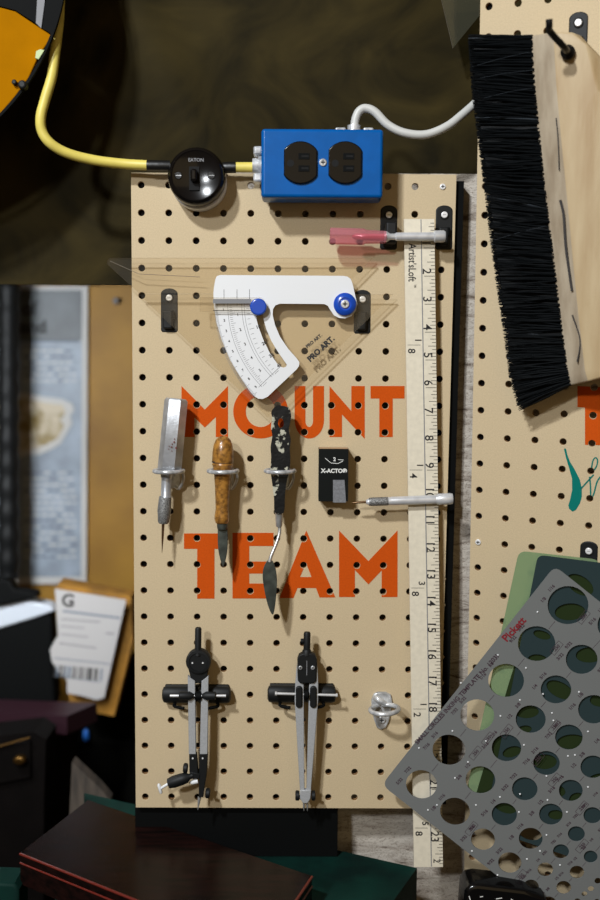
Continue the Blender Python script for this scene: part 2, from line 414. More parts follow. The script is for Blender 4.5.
LET = [('M', [(181.5, 386), (204.8, 409.5), (228, 386), (228, 437), (215.8, 437), (215.8, 417), (204.8, 427.5), (194.5, 417.5), (194.5, 437), (181.5, 437)], []),
 ('O', ell(260.6, 411.5, 27.4, 27), [ell(260.6, 411.5, 14.8, 15.5)]), ('U', U(), []),
 ('N', [(329.5, 386), (351.3, 411), (351.3, 386), (364.7, 386), (364.7, 439), (342, 414.5), (342, 437), (329.5, 437)], []),
 ('T', [(370.5, 386), (404.5, 386), (404.5, 398.5), (392.7, 398.5), (392.7, 437), (379.3, 437), (379.3, 398.5), (370.5, 398.5)], []),
 ('T', [(184, 533.4), (220.3, 533.4), (220.3, 548.8), (214.5, 548.8), (214.5, 598.6), (197.2, 598.6), (197.2, 548.8), (184, 548.8)], []),
 ('E', [(232.5, 532.8), (273.5, 532.8), (273.5, 546), (249.3, 546), (249.3, 561.5), (271, 561.5), (271, 573.5), (249.3, 573.5), (249.3, 583.5), (274, 583.5), (274, 598.4), (232.5, 598.4)], []),
 ('A', [(306.3, 530.4), (335.4, 597.4), (319.5, 597.4), (316, 588), (297.5, 588), (293.5, 598), (279.5, 598)], [[(306, 563), (311.5, 577), (300, 577)]]),
 ('M', [(339, 530.4), (368.4, 561), (397.5, 530.4), (397.5, 597), (381.6, 597), (381.6, 570.5), (368.4, 584.4), (354.9, 570), (354.9, 597), (339, 597)], [])]
for nm, o, hs in LET:
    q = MB(); painted(L, [(L.xy(o), [L.xy(x) for x in hs])], 'orange_paint', q); q.build('painted_letter', lb, label='orange painted letter '+nm)

rt = R.at(478, 40); 
rb = Thing('pegboard', 'tan pegboard at the right edge turned towards the viewer, with brush and templates', 'pegboard', R, (3*P, -.9, 0))
ra0 = (R.at(477.5, 150).x+R.at(471, 510).x)/2
rbm = -.852
board_mesh(ra0, 6.45*P, rbm, 2.4*P, range(0, 7), range(-2, 34), {(0, 19)}).build('perforated_panel', rb)
m_ = MB(); screw_head(m_, 0, -19*P, 0, .0028); m_.build('screw', rb)
m_ = MB(); m_.box(ra0+.003, ra0+.022, -.60, 2.2*P, -.016, -.0052, 'dark_wood'); m_.build('shade_backing', rb)  # added dark backing that stops light behind the edge holes
m_ = MB(); painted(R, [(R.xy([(577.5, 386), (625, 388), (625, 446), (585, 444.7), (585, 407.7), (577.5, 407)]), [])], 'orange_paint', m_); m_.build('painted_letter', rb, label='cropped orange painted letter at the frame edge')
def c6(x, y): return (550+x/6, 370+y/6)
blob = [(84, 475), (90, 468), (97, 475), (105, 510), (120, 550), (150, 600), (180, 660), (191, 710), (191, 760), (180, 800), (155, 840), (135, 849), (115, 832), (110, 812), (120, 780), (133, 720), (132, 650), (115, 590), (97, 530)]
def ribbon(pts, w):
    pts = smooth([(x, y, 0) for x, y in pts], 5); le = []; ri = []
    for i, p in enumerate(pts):
        d = (pts[min(i+1, len(pts)-1)]-pts[max(i-1, 0)]).normalized(); n = Vector((-d.y, d.x, 0))*w/2
        le.append((p+n)[:2]); ri.append((p-n)[:2])
    return [tuple(x) for x in le]+[tuple(x) for x in ri[::-1]]
m_ = MB()
painted(R, [(R.xy([c6(*p) for p in blob]), [])], 'teal_paint', m_)
painted(R, [(R.xy([c6(*p) for p in ribbon([(186, 712), (215, 680), (262, 628)], 9)]), [])], 'teal_paint', m_)
painted(R, [(R.xy([c6(*p) for p in ribbon([(248, 600), (256, 550), (270, 527), (285, 538), (280, 575), (258, 610)], 8)]), [])], 'teal_paint', m_)
painted(R, [(R.xy([c6(*p) for p in ribbon([(238, 640), (243, 700), (246, 760), (262, 745), (285, 665), (320, 625)], 9)]), [])], 'teal_paint', m_)
m_.build('painted_script', rb, label='teal hand-painted script stroke')

# ------------------------------------------------------------------ the setting
WT = Frame((0, .0225, H), (1, 0, 0), (0, 0, 1), (0, -1, -.045))
wx0 = L.at(200, 173, -.022).x; ztop = L.at(300, 173, -.022).y
m_ = MB(); prof = [(ztop, .0215), (.0, .0215), (-.33, .0225), (-.62, .044), (-.86, .062), (-1.6, .10)]; vs = []
for z, y in prof: vs += [(wx0, z, -y), (.62, z, -y), (.62, z, -y-.015), (wx0, z, -y-.015)]
fs = []
for i in range(len(prof)-1):
    for k in range(4): fs.append([i*4+k, (i+1)*4+k, (i+1)*4+(k+1) % 4, i*4+(k+1) % 4])
fs += [[0, 1, 2, 3], [23, 22, 21, 20]]
m_.add(vs, fs, 'weathered_wood'); struct(m_.build('wall_back', F=L, o=(0, 0, 0)))
# upper sheet: dark olive, gently folded
UP = Frame((0, .06, H), (1, 0, 0), (0, 0, 1), (0, -1, 0))
vs = []; nx, ny = 80, 50; a0, a1, b0, b1 = -.62, .62, -.087, .42
for j in range(ny+1):
    for i in range(nx+1):
        a = a0+(a1-a0)*i/nx; b = b0+(b1-b0)*j/ny
        f = .012*noise.noise(Vector((a*7+b*3, b*2, 1)))+.02*math.exp(-((a-.02+(b-.1)*.5)/.035)**2)*.6
        vs.append((a, b, f))
fs = [[j*(nx+1)+i, j*(nx+1)+i+1, (j+1)*(nx+1)+i+1, (j+1)*(nx+1)+i] for j in range(ny) for i in range(nx)]
m_ = MB(); m_.add(vs, fs, 'olive_sheet', True); m_.add([(x, y, z-.004) for x, y, z in vs], [f[::-1] for f in fs], 'olive_sheet', True)
tag(m_.build('tarpaulin', F=UP, o=(0, b0, 0)), 'dark olive sheet hanging behind and above the two pegboards', 'tarpaulin')
q = UP.at
m_ = MB(); m_.prism([tuple(UP.at(x, y, .03)[:2]) for x, y in [(437, -20), (481, -20), (479, 16), (453, 48)]], .028, .03, 'smoky', edge='acrylic_edge')
tag(m_.build('plastic_offcut', F=UP), 'smoky clear pointed plastic sheet hanging beside the top of the right pegboard', 'plastic sheet')
# far room
FAR = Frame((0, 1.25, H), (1, 0, 0), (0, 0, 1), (0, -1, 0))
m_ = MB(); m_.box(-2.2, 1.6, -H, 1.0, -.05, 0, 'wall_paint'); struct(m_.build('wall_rear', F=FAR, o=(0, 0, 0)))
m_ = MB(); m_.add([(-2.2, -2, 0), (1.6, -2, 0), (1.6, 1.3, 0), (-2.2, 1.3, 0), (-2.2, -2, -.05), (1.6, -2, -.05), (1.6, 1.3, -.05), (-2.2, 1.3, -.05)], [[0, 1, 2, 3], [7, 6, 5, 4], [0, 4, 5, 1], [1, 5, 6, 2], [2, 6, 7, 3], [3, 7, 4, 0]], 'floor_dark')
W0 = Frame((0, 0, 0), (1, 0, 0), (0, 1, 0), (0, 0, 1))
struct(m_.build('floor', F=W0, o=(0, 0, 0)))

# ------------------------------------------------------------------ lamp-like housing, top left
Fh = Frame((0, -.047, H), (1, 0, 0), (0, 0, 1), (.03, -1, -.02))
k = Fh.k(0, 50); c = Fh.at(-160, -45); Rr = 227.5*k
t = Thing('round_machine_housing', 'orange and black round housing cut off by the upper left corner', 'machine housing', Fh, (c.x, c.y, 0))
arc = [math.radians(d) for d in range(-30, 181, 2)]
m_ = MB(); m_.prism(Fh.xy([(-160+227.6*math.cos(a), -45+227.6*math.sin(a)) for a in arc]+[(-160+224.8*math.cos(a), -45+224.8*math.sin(a)) for a in arc[::-1]], 0), -.004, .0, 'black_satin'); m_.build('black_rim', t)
m_ = MB(); oc = [(-40, 12), (0, 7), (15, 11), (33, 23), (52, 35.5)]+[(x-1.6, y-1) for x, y in [(40, 57), (30, 79), (17, 97), (0, 117)]]+[(-80, 160), (-160, 178), (-300, 130), (-380, -40), (-40, 11.5)]
m_.bevprism(Fh.xy(oc, 0), -.004, -.0006, 'amber', .001); m_.build('orange_panel', t)
m_ = MB(); m_.prism(Fh.xy([(60, -150), (48, -25), (41, 28), (35, 22), (38, -25), (50, -150)], .0), -.004, -.0005, 'grey_bright'); m_.build('grey_strip', t)
m_ = MB(); m_.prism(Fh.xy([(-360, -150), (50, -150), (38, -25), (35.5, 23), (15, 10), (0, 6), (-40, 11), (-360, 60)], .0), -.0042, .0, 'black_satin'); m_.prism(Fh.xy([(60, -150), (48.5, -25), (42, 28), (52, 34), (58, 20), (62, 2), (66, -25), (52, -130)], .0), -.0042, -.0008, 'black_satin'); m_.build('black_cover', t)
m_ = MB(); m_.bevprism(Fh.xy([(36, 51), (40, 49), (44.5, 50), (38.5, 59.5), (35, 58)], .001), -.001, .001, 'pale_green', .0005); m_.build('sticker', t)
m_ = MB(); x = Fh.at(23.5, 86); m_.disc(x.x, x.y, 4.6*k, -.002, .006, 'black_plastic', 20, .002); x = Fh.at(15, 83); m_.disc(x.x, x.y, 2.6*k, -.002, .004, 'black_plastic', 12, .001); m_.build('knob', t)

# ------------------------------------------------------------------ cables, switch, outlet box
def cable(F, pts, r, m, name, label):
    q = [F.at(x, y, h) for x, y, h in pts]; mb = MB(); mb.tube(smooth(q, 8), r, m, 14); return mb
kc = L.k(100, 160, .015)
m_ = cable(L, [(60, -6, .035), (59, 18, .036), (57.5, 33, .037), (55, 53, .038), (51.7, 77, .038), (45, 100, .038), (40.8, 117, .038), (42, 131, .036), (50, 143, .034), (66.7, 153, .028), (93, 160, .02), (123, 163.8, .015), (147.5, 165.3, .015)], 5*kc, 'yellow_cable', '', '')
tag(m_.build('yellow_cable'), 'yellow cable looping down from the upper left to the round switch', 'cable')
sc = L.at(196, 175.5, .028); ks = L.k(196, 176, .028)
t = Thing('round_switch', 'round glossy black surface switch at the upper left of the middle pegboard', 'switch', L, (sc.x, sc.y, 0))
m_ = MB(); m_.disc(sc.x+.0005, sc.y-.002, 28.6*ks, .0, .014, 'white_plastic', 48, .002); m_.build('base', t)
m_ = MB(); m_.lathe([(28*ks, .012), (29*ks, .016), (29*ks, .023), (27.5*ks, .027), (25*ks, .0285), (23.5*ks, .0275), (.0001, .0275)], (sc.x, sc.y, 0), (0, 0, 1), 'bakelite', 48, cap=False)
for x in (178.5, 211.5):
    e = L.at(x, 175.5, .028); m_.disc(e.x, e.y, .0034, .027, .0282, 'iron', 14, .0005); m_.box(e.x-.0025, e.x+.0025, e.y-.0003, e.y+.0003, .028, .0284, 'zinc')
e = L.at(196, 160, .028); m_.text('EATON', e.x, e.y, .0276, .0042, 'grey_ink', bold=.0001)
m_.build('cap', t)
e = L.at(194, 178, .03); m_ = MB(); m_.box(e.x-.0045, e.x+.0045, e.y-.0105, e.y+.0105, .026, .0286, 'dark_hole'); m_.bevprism(rrect(e.x, e.y+.002, .006, .011, .002), .027, .035, 'bakelite', .002); m_.build('toggle', t)
m_ = MB(); m_.tube([L.at(147, 165.6, .015), L.at(158, 165.8, .015), L.at(170, 166, .014)], 5.4*kc, 'black_tape', 14); m_.build('cable_sleeve', t)
m_ = MB(); m_.tube([L.at(221, 168, .014), L.at(228, 167.5, .015), L.at(236, 167.5, .015)], 5.4*kc, 'black_tape', 14); m_.build('cable_sleeve', t)
m_ = MB(); m_.tube([L.at(235, 167.3, .015), L.at(256, 167.3, .015)], 5.0*kc, 'yellow_cable', 14); tag(m_.build('yellow_cable'), 'short yellow cable piece between the round switch and the blue outlet box', 'cable')
hb = .04
p0 = L.at(261.3, 128.2, hb); p1 = L.at(382.8, 198, hb); cx, cy = (p0.x+p1.x)/2, (p0.y+p1.y)/2
t = Thing('outlet_box', 'bright blue metal electrical outlet box with two black sockets', 'outlet box', L, (cx, cy, 0))
m_ = MB(); m_.bevprism(rrect(cx, cy, p1.x-p0.x, p0.y-p1.y, .003, 5), .013, hb, 'blue_paint', .003, 4); m_.box(p0.x+.004, p1.x-.004, p1.y+.008, p0.y-.008, 0, .0132, 'black_satin')
m_.build('box', t)
for ox in (300.5, 345.2):
    e = L.at(ox, 162.5, hb+.002); k = L.k(300, 160, hb)
    w = 16.7*k; hh = 21*k; out = []
    for i in range(40):
        a = 2*PI*i/40; x = 21*k*math.cos(a); y = hh*math.sin(a); out.append((e.x+max(-w, min(w, x)), e.y+y))
    m_ = MB(); m_.bevprism(out, hb-.002, hb+.0025, 'black_gloss', .001); so = m_.build('socket', t)
    m_ = MB()
    m_.disc(e.x-10*k, e.y-.0008, 3.6*k, hb+.0024, hb+.0027, 'dark_hole', 16)
    m_.box(e.x-2*k, e.x+9*k, e.y+3*k, e.y+9*k, hb+.0024, hb+.0030, 'black_satin'); m_.box(e.x-2*k, e.x+9*k, e.y-9*k, e.y-3*k, hb+.0024, hb+.0030, 'black_satin')
    m_.box(e.x+1*k, e.x+8*k, e.y+5*k, e.y+6.8*k, hb+.0029, hb+.0032, 'dark_hole'); m_.box(e.x+1*k, e.x+8*k, e.y-6.8*k, e.y-5*k, hb+.0029, hb+.0032, 'dark_hole')
    o_ = m_.build('slots', T=t, parent=so)
m_ = MB(); e = L.at(323, 162.5, hb); screw_head(m_, e.x, e.y, hb, .0034, 'zinc'); m_.build('screw', t)
m_ = MB(); k = L.k(256, 165, .02)
e = L.at(256.5, 165, .02); m_.lathe([(10*k, 0), (10*k, 4*k), (7*k, 4.2*k), (7*k, 10*k)], (p0.x+.0005, e.y, .018), (-1, 0, 0), 'zinc', 20)
for dy in (-13*k, 13*k): m_.bevprism(rrect(p0.x-4*k, e.y+dy, 9*k, 9*k, .002), .012, .026, 'zinc', .002)
m_.build('left_clamp', t)
m_ = MB(); e = L.at(354, 126, .02); m_.lathe([(.0085, 0), (.0085, .003), (.006, .0035), (.006, .008)], (e.x, p0.y-.0005, .02), (0, 1, 0), 'zinc', 20)
for dx in (-.0125, .0125): m_.bevprism(rrect(e.x+dx, p0.y+.0018, .0095, .005, .0015), .012, .028, 'zinc', .0015)
m_.build('top_clamp', t)
m_ = cable(L, [(354.5, 126, .02), (355.5, 119, .02), (359, 111.5, .02), (365.5, 108.3, .02), (375, 112, .021), (388, 125, .022), (405, 133, .024), (426, 134.5, .025), (446.7, 126.5, .025), (463, 114, .02), (478, 101, .012), (500, 84, .0)], 4.2*kc, 'white_cable', '', '')
tag(m_.build('white_cable'), 'white cable curving from the blue outlet box to behind the black brush', 'cable')

# ------------------------------------------------------------------ small black wall clips
def clip_proto(c, F, label, group):
    t = Thing('wall_clip', label, 'clip', F, c, group); a, b = c[0], c[1]
    o = rrect(a, b, .0163, .0405, .0022, 3); top = [(a+.00815*math.cos(x), b+.0155+.0055*math.sin(x)) for x in [PI*i/12 for i in range(13)]]
    o = top+[(a-.00815, b-.0185), (a-.0065, b-.0203), (a+.0065, b-.0203), (a+.00815, b-.0185)]
    m = MB(); m.bevprism(o, 0, .0035, 'black_plastic', .0012); m.build('plate', t)
    m = MB(); m.disc(a, b+.0118, .0041, .003, .0044, 'dark_hole', 18); m.disc(a, b+.0118, .0031, .004, .0054, 'white_metal', 18, .0007); m.box(a-.0015, a+.0015, b+.0116, b+.012, .0053, .0055, 'grey_ink'); m.build('screw', t)
    m = MB(); m.bevprism(rrect(a-.001, b-.0085, .009, .017, .0015), .003, .0092, 'black_plastic', .0014)
    m.bevprism(rrect(a+.0035, b-.004, .003, .008, .001), .003, .0085, 'black_satin', .001); m.build('gripper', t)
    return t
G = 'small black wall clips with a light screw'
e = L.at(169, 310.5, .003); cp = clip_proto(e, L, 'small black clip behind the left wing of the clear triangle', G)
cp.ob.matrix_world = L.mat(e.x, e.y, 0)
for F, x, y, lab in ((L, 362.5, 312, 'small black clip just right of the big blue knob of the triangle'), (L, 389, 227.5, 'small black clip gripping the pink handle, left of the yardstick'),
                     (L, 444.5, 227.5, 'small black clip at the end of the pink-handled knife, right of the yardstick'), (R, 577.5, 37, 'small black clip above the wooden brush handle'), (R, 588, 564, 'small black clip above the stack of drafting templates')):
    e = F.at(x, y, .003); c = copy_tree(cp.ob, None, F.mat(e.x, e.y, 0)); c['label'] = lab
    if x == 389:
        o_ = cp.o; m_ = MB(); m_.bevprism(rrect(o_.x+.001, o_.y-.0065, .0105, .019, .002), .009, .0215, 'black_plastic', .002)
        jw = m_.build('front_jaw', cp); jw.parent = c

# ------------------------------------------------------------------ clear adjustable triangle
h0, h1 = .0096, .0116
t = Thing('adjustable_triangle', 'clear acrylic adjustable drafting triangle with white scale and blue knobs', 'drafting triangle', L, L.at(250, 330, h0))
m_ = MB(); m_.prism(L.xy([(107, 261), (109.5, 258), (373, 258), (338, 293.5), (139, 293), (107, 264)], h1), h0, h1, 'clear_acrylic', edge='acrylic_edge')
m_.tube([L.at(110, 261, h1), L.at(139, 274, h1), L.at(200, 277, h1)], .0003, 'acrylic_edge', 6)
m_.build('upper_wing', t)
k = L.k(300, 350, h1)
m_ = MB(); m_.prism(L.xy([(139, 294.5), (393, 294.5), (268, 417.5)], h1), h0, h1, 'clear_acrylic', edge='acrylic_edge', holes=[L.xy([(175, 311), (212, 311), (240, 372), (236, 374)], h1)] if 0 else ())
e = L.at(321, 349, h1)
m_.text('PRO ART.', e.x, e.y, h1, .0072, 'ink', rot=math.radians(43), bold=.0004); e = L.at(314, 341, h1); m_.text('PRO ART.', e.x, e.y, h1, .0042, 'ink', rot=math.radians(40), bold=.0002)
m_.build('lower_wing', t)
HC = (345.3, 304); hp = .0145
k = L.k(250, 320, hp)
ol = [(60, 45), (50, 49), (46, 58), (42, 80), (40, 100), (42, 140), (50, 190), (65, 240), (90, 300), (120, 350), (150, 395), (162, 408), (175, 416), (188, 417), (203, 410), (240, 375), (290, 328), (297, 318), (298, 306), (290, 295), (265, 267), (240, 230), (225, 195), (218, 165), (219, 147), (226, 136), (240, 131), (372, 132), (383, 137), (391, 150), (402, 166), (418, 174), (435, 175), (455, 167), (468, 152), (472, 132), (466, 108), (458, 72), (452, 57), (443, 50), (430, 47.5)]
sl = [(276, 292), (280, 330), (292, 375), (320, 448), (360, 530), (402, 590), (425, 610), (440, 616), (456, 610), (461, 598), (450, 582), (410, 525), (368, 456), (338, 385), (322, 330), (317, 292)]
m_ = MB(); m_.prism(L.xy([(200+x/3, 260+y/3) for x, y in ol], hp), h1+.0004, hp, 'white_plastic', holes=[L.xy([(210+x/6, 265+y/6) for x, y in sl], hp)])
C = L.at(HC[0], HC[1], hp)
def rad(r, deg): a = math.radians(180+deg); return (C.x+r*k*math.cos(a), C.y+r*k*math.sin(a))
def line(p, q, w, m='ink'):
    d = Vector((q[0]-p[0], q[1]-p[1])).normalized(); n = Vector((-d.y, d.x))*w/2
    m_.prism([(p[0]+n.x, p[1]+n.y), (q[0]+n.x, q[1]+n.y), (q[0]-n.x, q[1]-n.y), (p[0]-n.x, p[1]-n.y)], hp, hp+.00012, m)
for d in range(0, 92):
    line(rad(131, d/2), rad(131-(6 if d % 10 == 0 else 3.6), d/2), .0003, 'grey_ink')
for d in range(0, 46): line(rad(116, d), rad(116-(5 if d % 5 == 0 else 2.8), d), .0003, 'grey_ink')
for d in range(0, 16): line(rad(99, d*3), rad(99-(5 if d % 5 == 0 else 3), d*3), .00025, 'ink')
for rr in (117.5, 103.5, 101):
    for d in range(0, 45): line(rad(rr, d), rad(rr, d+1), .00035, 'grey_ink')
for j, d in enumerate(range(3, 45, 5)):
    q = rad(122, d); m_.text(str((j+1) % 10), q[0], q[1], hp, .0032, 'ink', rot=math.radians(d*1.), bold=.00008)
for j, d in enumerate((6, 14, 22, 30, 38)):
    q = rad(108, d); m_.text(str(j+1), q[0], q[1], hp, .0036, 'ink', rot=math.radians(d), bold=.00008)
for s_, d in (('10', 15), ('20', 26), ('30', 35), ('45', 43)):
    q = rad(90, d); m_.text(s_, q[0], q[1], hp, .0042, 'ink', rot=math.radians(d), bold=.00012)
line(rad(120, 44), rad(89, 44), .0003)
for x in (224, 237, 249.5):
    e = L.at(x, 296, hp); line((e.x, e.y+.006), (e.x, e.y-.009), .0004)
m_.build('scale_arm', t)
m_ = MB(); m_.prism(L.xy([(200, 297.5), (262, 297.5), (262, 311.5), (200, 311.5)], .0185), .0168, .0185, 'clear_acrylic', edge='acrylic_edge')
m_.prism(L.xy([(213, 299), (251, 299), (251, 303.5), (213, 303.5)], .0186), .0185, .0187, 'grey_ink'); m_.prism(L.xy([(213, 310.2), (251, 310.2), (251, 310.9), (213, 310.9)], .0186), .0185, .0187, 'ink')  # grey band paints the highlight on the clear bar
m_.build('cursor', t)
m_ = MB(); e = L.at(258.3, 306.8, .022); m_.disc(e.x, e.y, 8.4*k, .013, .0225, 'blue_plastic', 28, .0015); m_.build('small_knob', t, label='small plain blue knob')
m_ = MB(); e = L.at(345, 304, .019); m_.lathe([(11.3*k, .014), (11.3*k, .017), (10*k, .0185), (6.5*k, .0195), (5.5*k, .0185), (.0001, .0185)], (e.x, e.y, 0), (0, 0, 1), 'blue_plastic', 32, cap=False); kb = m_.build('large_knob', t, label='large blue knob with a screw')
m_ = MB(); screw_head(m_, e.x, e.y, .0187, 4.2*k, 'zinc'); m_.build('screw', T=t, parent=kb)

# ------------------------------------------------------------------ yardstick
hr = .0125
rp = L.xy([(404, 219), (434.3, 219), (443, 867), (414, 867)], hr)
t = Thing('yardstick', 'pale wooden yardstick hanging upright along the right side of the middle pegboard', 'ruler', L, L.at(409, 867, hr))
m_ = MB(); m_.prism(rp, .009, hr, 'ruler_wood')
def rl(u, y):   # u 0..1 across, y photo row
    s = (y-219)/(867-219); xl = 404+10*s; xr = 434.3+8.7*s; e = L.at(xl+(xr-xl)*u, y, hr); return (e.x, e.y)
def rline(p, q, w, m='ink', hh=None):
    hh = hr if hh is None else hh
    d = Vector((q[0]-p[0], q[1]-p[1])).normalized(); n = Vector((-d.y, d.x))*w/2
    m_.prism([(p[0]+n.x, p[1]+n.y), (q[0]+n.x, q[1]+n.y), (q[0]-n.x, q[1]-n.y), (p[0]-n.x, p[1]-n.y)], hh, hh+.00012, m)
rline(rl(.56, 219.5), rl(.60, 866.5), .0009, 'grey_ink')
ya = rl(.9, 248)[1]; yb = rl(.9, 789.5)[1]; inch = (ya-yb)/20
def rowof(bv):      # photo row for board height bv
    lo, hi = 150., 950.
    for _ in range(40):
        mid = (lo+hi)/2
        if L.at(420, mid, hr).y > bv: lo = mid
        else: hi = mid
    return lo
for i in range(0, 24*16+1):
    bv = ya-(i/16-1)*inch; y = rowof(bv)
    if y < 221 or y > 865: continue
    ln = .36 if i % 16 == 0 else (.26 if i % 8 == 0 else (.19 if i % 4 == 0 else .13))
    if i % 2: continue
    rline(rl(1-ln, y), rl(.995, y), .00048)
for i in range(1, 24):
    y = rowof(ya-(i-1)*inch+.0045); q = rl(.715, y); m_.text(str(i), q[0], q[1], hr, .0112, 'ink', rot=-PI/2, bold=.0001)
q = rl(.78, rowof(ya-23*inch+.006)); m_.text('2', q[0], q[1], hr, .0098, 'ink', rot=-PI/2)
q = rl(.24, 262.5); m_.text("Artist'sLoft", q[0], q[1], hr, .0098, 'ink', rot=-PI/2, sx=.78, bold=.0001)
q = rl(.30, 286); m_.text("™", q[0], q[1], hr, .0045, 'ink', rot=-PI/2, sx=.8)
for num, den, y in (('1', '8', 345), ('1', '4', 470), ('3', '8', 588), ('1', '2', 709), ('5', '8', 828)):
    q = rl(.27, y); m_.text(num, q[0]+.0035, q[1]+.0045, hr, .0085, 'ink', rot=-PI/2, bold=.00012); m_.text(den, q[0]-.0025, q[1]-.0055, hr, .0095, 'ink', rot=-PI/2, bold=.00012)
    m_.box(q[0]-.006, q[0]+.006, q[1]-.0002, q[1]+.0002, hr, hr+.0001, 'ink')
m_.build('stick', t)
m_ = MB(); e = L.at(420, 226, .006); m_.box(e.x-.006, e.x+.006, e.y-.004, e.y+.004, 0, .009, 'black_plastic', .001); m_.build('standoff', t)

# ------------------------------------------------------------------ craft knives
def axis_lathe(mb, F, x0, y0, x1, y1, h, prof, m, seg=18, smooth=True, flat=(1, 1), up=None, cap=True):
    """prof: (half width in px, t 0..1 along)"""
    a = F.at(x0, y0, h); b = F.at(x1, y1, h); d = b-a; k = F.k((x0+x1)/2, (y0+y1)/2, h)
    mb.lathe([(r*k, t*d.length) for r, t in prof], a, d, m, seg, smooth, cap, flat, up)
hk = hr+.0052
t = Thing('craft_knife', 'craft knife with a pink handle and silver shaft lying across the top of the yardstick', 'craft knife', L, L.at(386, 236, hk))
m_ = MB(); axis_lathe(m_, L, 330, 236, 386, 237.3, hk+.003, [(8.2, 0), (8.6, .01), (8.6, .6), (7.2, .64), (6.6, .97), (6, 1)], 'clear_pink', 6, False, up=(0, 1, .5)); m_.build('pink_cap', t)
m_ = MB(); axis_lathe(m_, L, 352, 236.5, 384, 237.3, hk+.003, [(1, 0), (3.2, .1), (3.8, 1)], 'pink_plastic', 12); m_.build('inner_core', t)
m_ = MB(); axis_lathe(m_, L, 384, 236.8, 445, 236.4, hk+.002, [(5.2, 0), (5.6, .04), (3.2, .1), (3.2, .18), (4.2, .2), (4.3, .8), (4.3, .81), (6, .83), (6.1, .97), (5.4, 1)], 'alu', 20); m_.build('shaft', t)
t = Thing('craft_knife', 'slim silver craft knife lying across the lower yardstick near number ten', 'craft knife', L, L.at(410, 501, hk))
m_ = MB(); axis_lathe(m_, L, 366, 502, 452.5, 498.7, hk, [(2, 0), (3.8, .04), (4.2, .26), (4, .28), (4.4, .3), (4.5, .8), (4.4, .81), (5.7, .84), (5.9, .97), (5.2, 1)], 'alu', 20); m_.build('handle', t)
m_ = MB(); axis_lathe(m_, L, 366.5, 502, 390, 501.1, hk, [(3.9, .1), (4.35, .2), (4.35, .9), (4, .95)], 'knurled', 20); m_.build('grip', t)
m_ = MB(); axis_lathe(m_, L, 352, 502.7, 367, 502, hk, [(.3, 0), (1.2, .35), (1.3, 1)], 'needle', 10); m_.build('needle', t)

# ------------------------------------------------------------------ blade box
hx = .019
p0 = L.at(319, 448.8, hx); p1 = L.at(348, 501.5, hx); cx, cy = (p0.x+p1.x)/2, (p0.y+p1.y)/2
t = Thing('blade_box', 'small black blade dispenser box with white print right of the palette knife', 'box', L, (cx, cy, 0))
m_ = MB(); m_.box(p0.x, p1.x, p1.y, p0.y, .0005, hx, 'card_black'); m_.box(p0.x+.0004, p1.x-.0004, p0.y-.0003, p0.y+.0002, .001, hx-.0006, 'card_tan')
e = L.at(334, 471, hx); m_.text('X-ACTO®', e.x, e.y, hx, .0052, 'card_white', bold=.00022)
e = L.at(334.5, 460.5, hx); m_.text('2', e.x, e.y+.001, hx, .0048, 'card_white', bold=.00015)
for a_, b_ in (((325, 458), (331, 463)), ((331, 463), (338, 463.5)), ((338, 463.5), (343, 461)), ((338, 459.5), (343.5, 460))):
    a2 = L.at(*a_, hx); b2 = L.at(*b_, hx); rline(a2, b2, .0005, 'card_white', hx)
m_.build('carton', t)
m_ = MB(); m_.prism(L.xy([(333, 480), (344.5, 480), (346, 502.5), (333, 502.5)], hx+.0008), hx, hx+.0008, 'grey_sticker'); m_.build('dispenser_flap', t, label='grey flap')

# ------------------------------------------------------------------ ring hooks and the hand tools
def ring_hook(x, y, label, group='silver ring tool hooks'):
    hh = .020; c = L.at(x, y, hh); k = L.k(x, y, hh); r = 14.3*k
    t = Thing('ring_hook', label, 'hook', L, (c.x, c.y, 0), group)
    m = MB(); m.tube([(c.x+r*math.cos(a), c.y, hh+r*math.sin(a)) for a in [2*PI*i/36 for i in range(36)]], .0021, 'zinc', 10, closed=True); m.build('ring', t)
    m = MB(); m.bevprism(rrect(c.x+.003, c.y-.006, .011, .024, .004), .0, .003, 'zinc', .001)
    m.tube(smooth([(c.x+.003, c.y-.004, .002), (c.x+.004, c.y-.003, .005), (c.x+.003, c.y, hh-r)], 5), .0024, 'zinc', 8)
    m.tube(smooth([(c.x+.011, c.y, hh-.006), (c.x+.0125, c.y-.008, hh-.010), (c.x+.008, c.y-.018, .006), (c.x+.003, c.y-.016, .002)], 6), .0014, 'zinc', 8)
    m.build('backplate', t)
    return t
rh = ring_hook(168.8, 471, 'silver ring hook around the hexagonal steel scriber')
for x, lab in ((223, 'silver ring hook around the wooden-handled knife'), (280, 'silver ring hook around the black palette knife')):
    e = L.at(x, 471, .02); c = copy_tree(rh.ob, None, L.mat(e.x, e.y, 0)); c['label'] = lab
hh = .020
t = Thing('scriber', 'steel scriber with hexagonal handle hanging leftmost in its ring', 'scriber', L, L.at(171, 471, hh))
m_ = MB(); axis_lathe(m_, L, 176.3, 398.5, 169.2, 472, hh, [(9.8, 0), (11.6, .03), (12, .97), (10.5, 1)], 'hex_steel', 6, False, up=(.5, 0, .866))
hx_ = [(172, 444), (171.5, 447), (174, 442), (174.3, 439), (168.5, 449), (169, 446), (176, 448), (171.7, 451)]
m_.build('hexagonal_handle', t)
m_ = MB()
for x, y in hx_:
    e = L.at(x, y, hh+.0105); m_.prism(circ(e, random.uniform(.0004, .0012), 8, random.uniform(.5, 1.6)), hh+.0095, hh+.0106, 'rust_spot')
m_.build('rust_spots', t, label='dark red stains')
m_ = MB(); axis_lathe(m_, L, 166.8, 472, 166, 497, hh, [(6.2, 0), (6, .2), (5.2, .24), (5.2, .95), (6, 1)], 'hex_steel', 20); m_.build('neck', t)
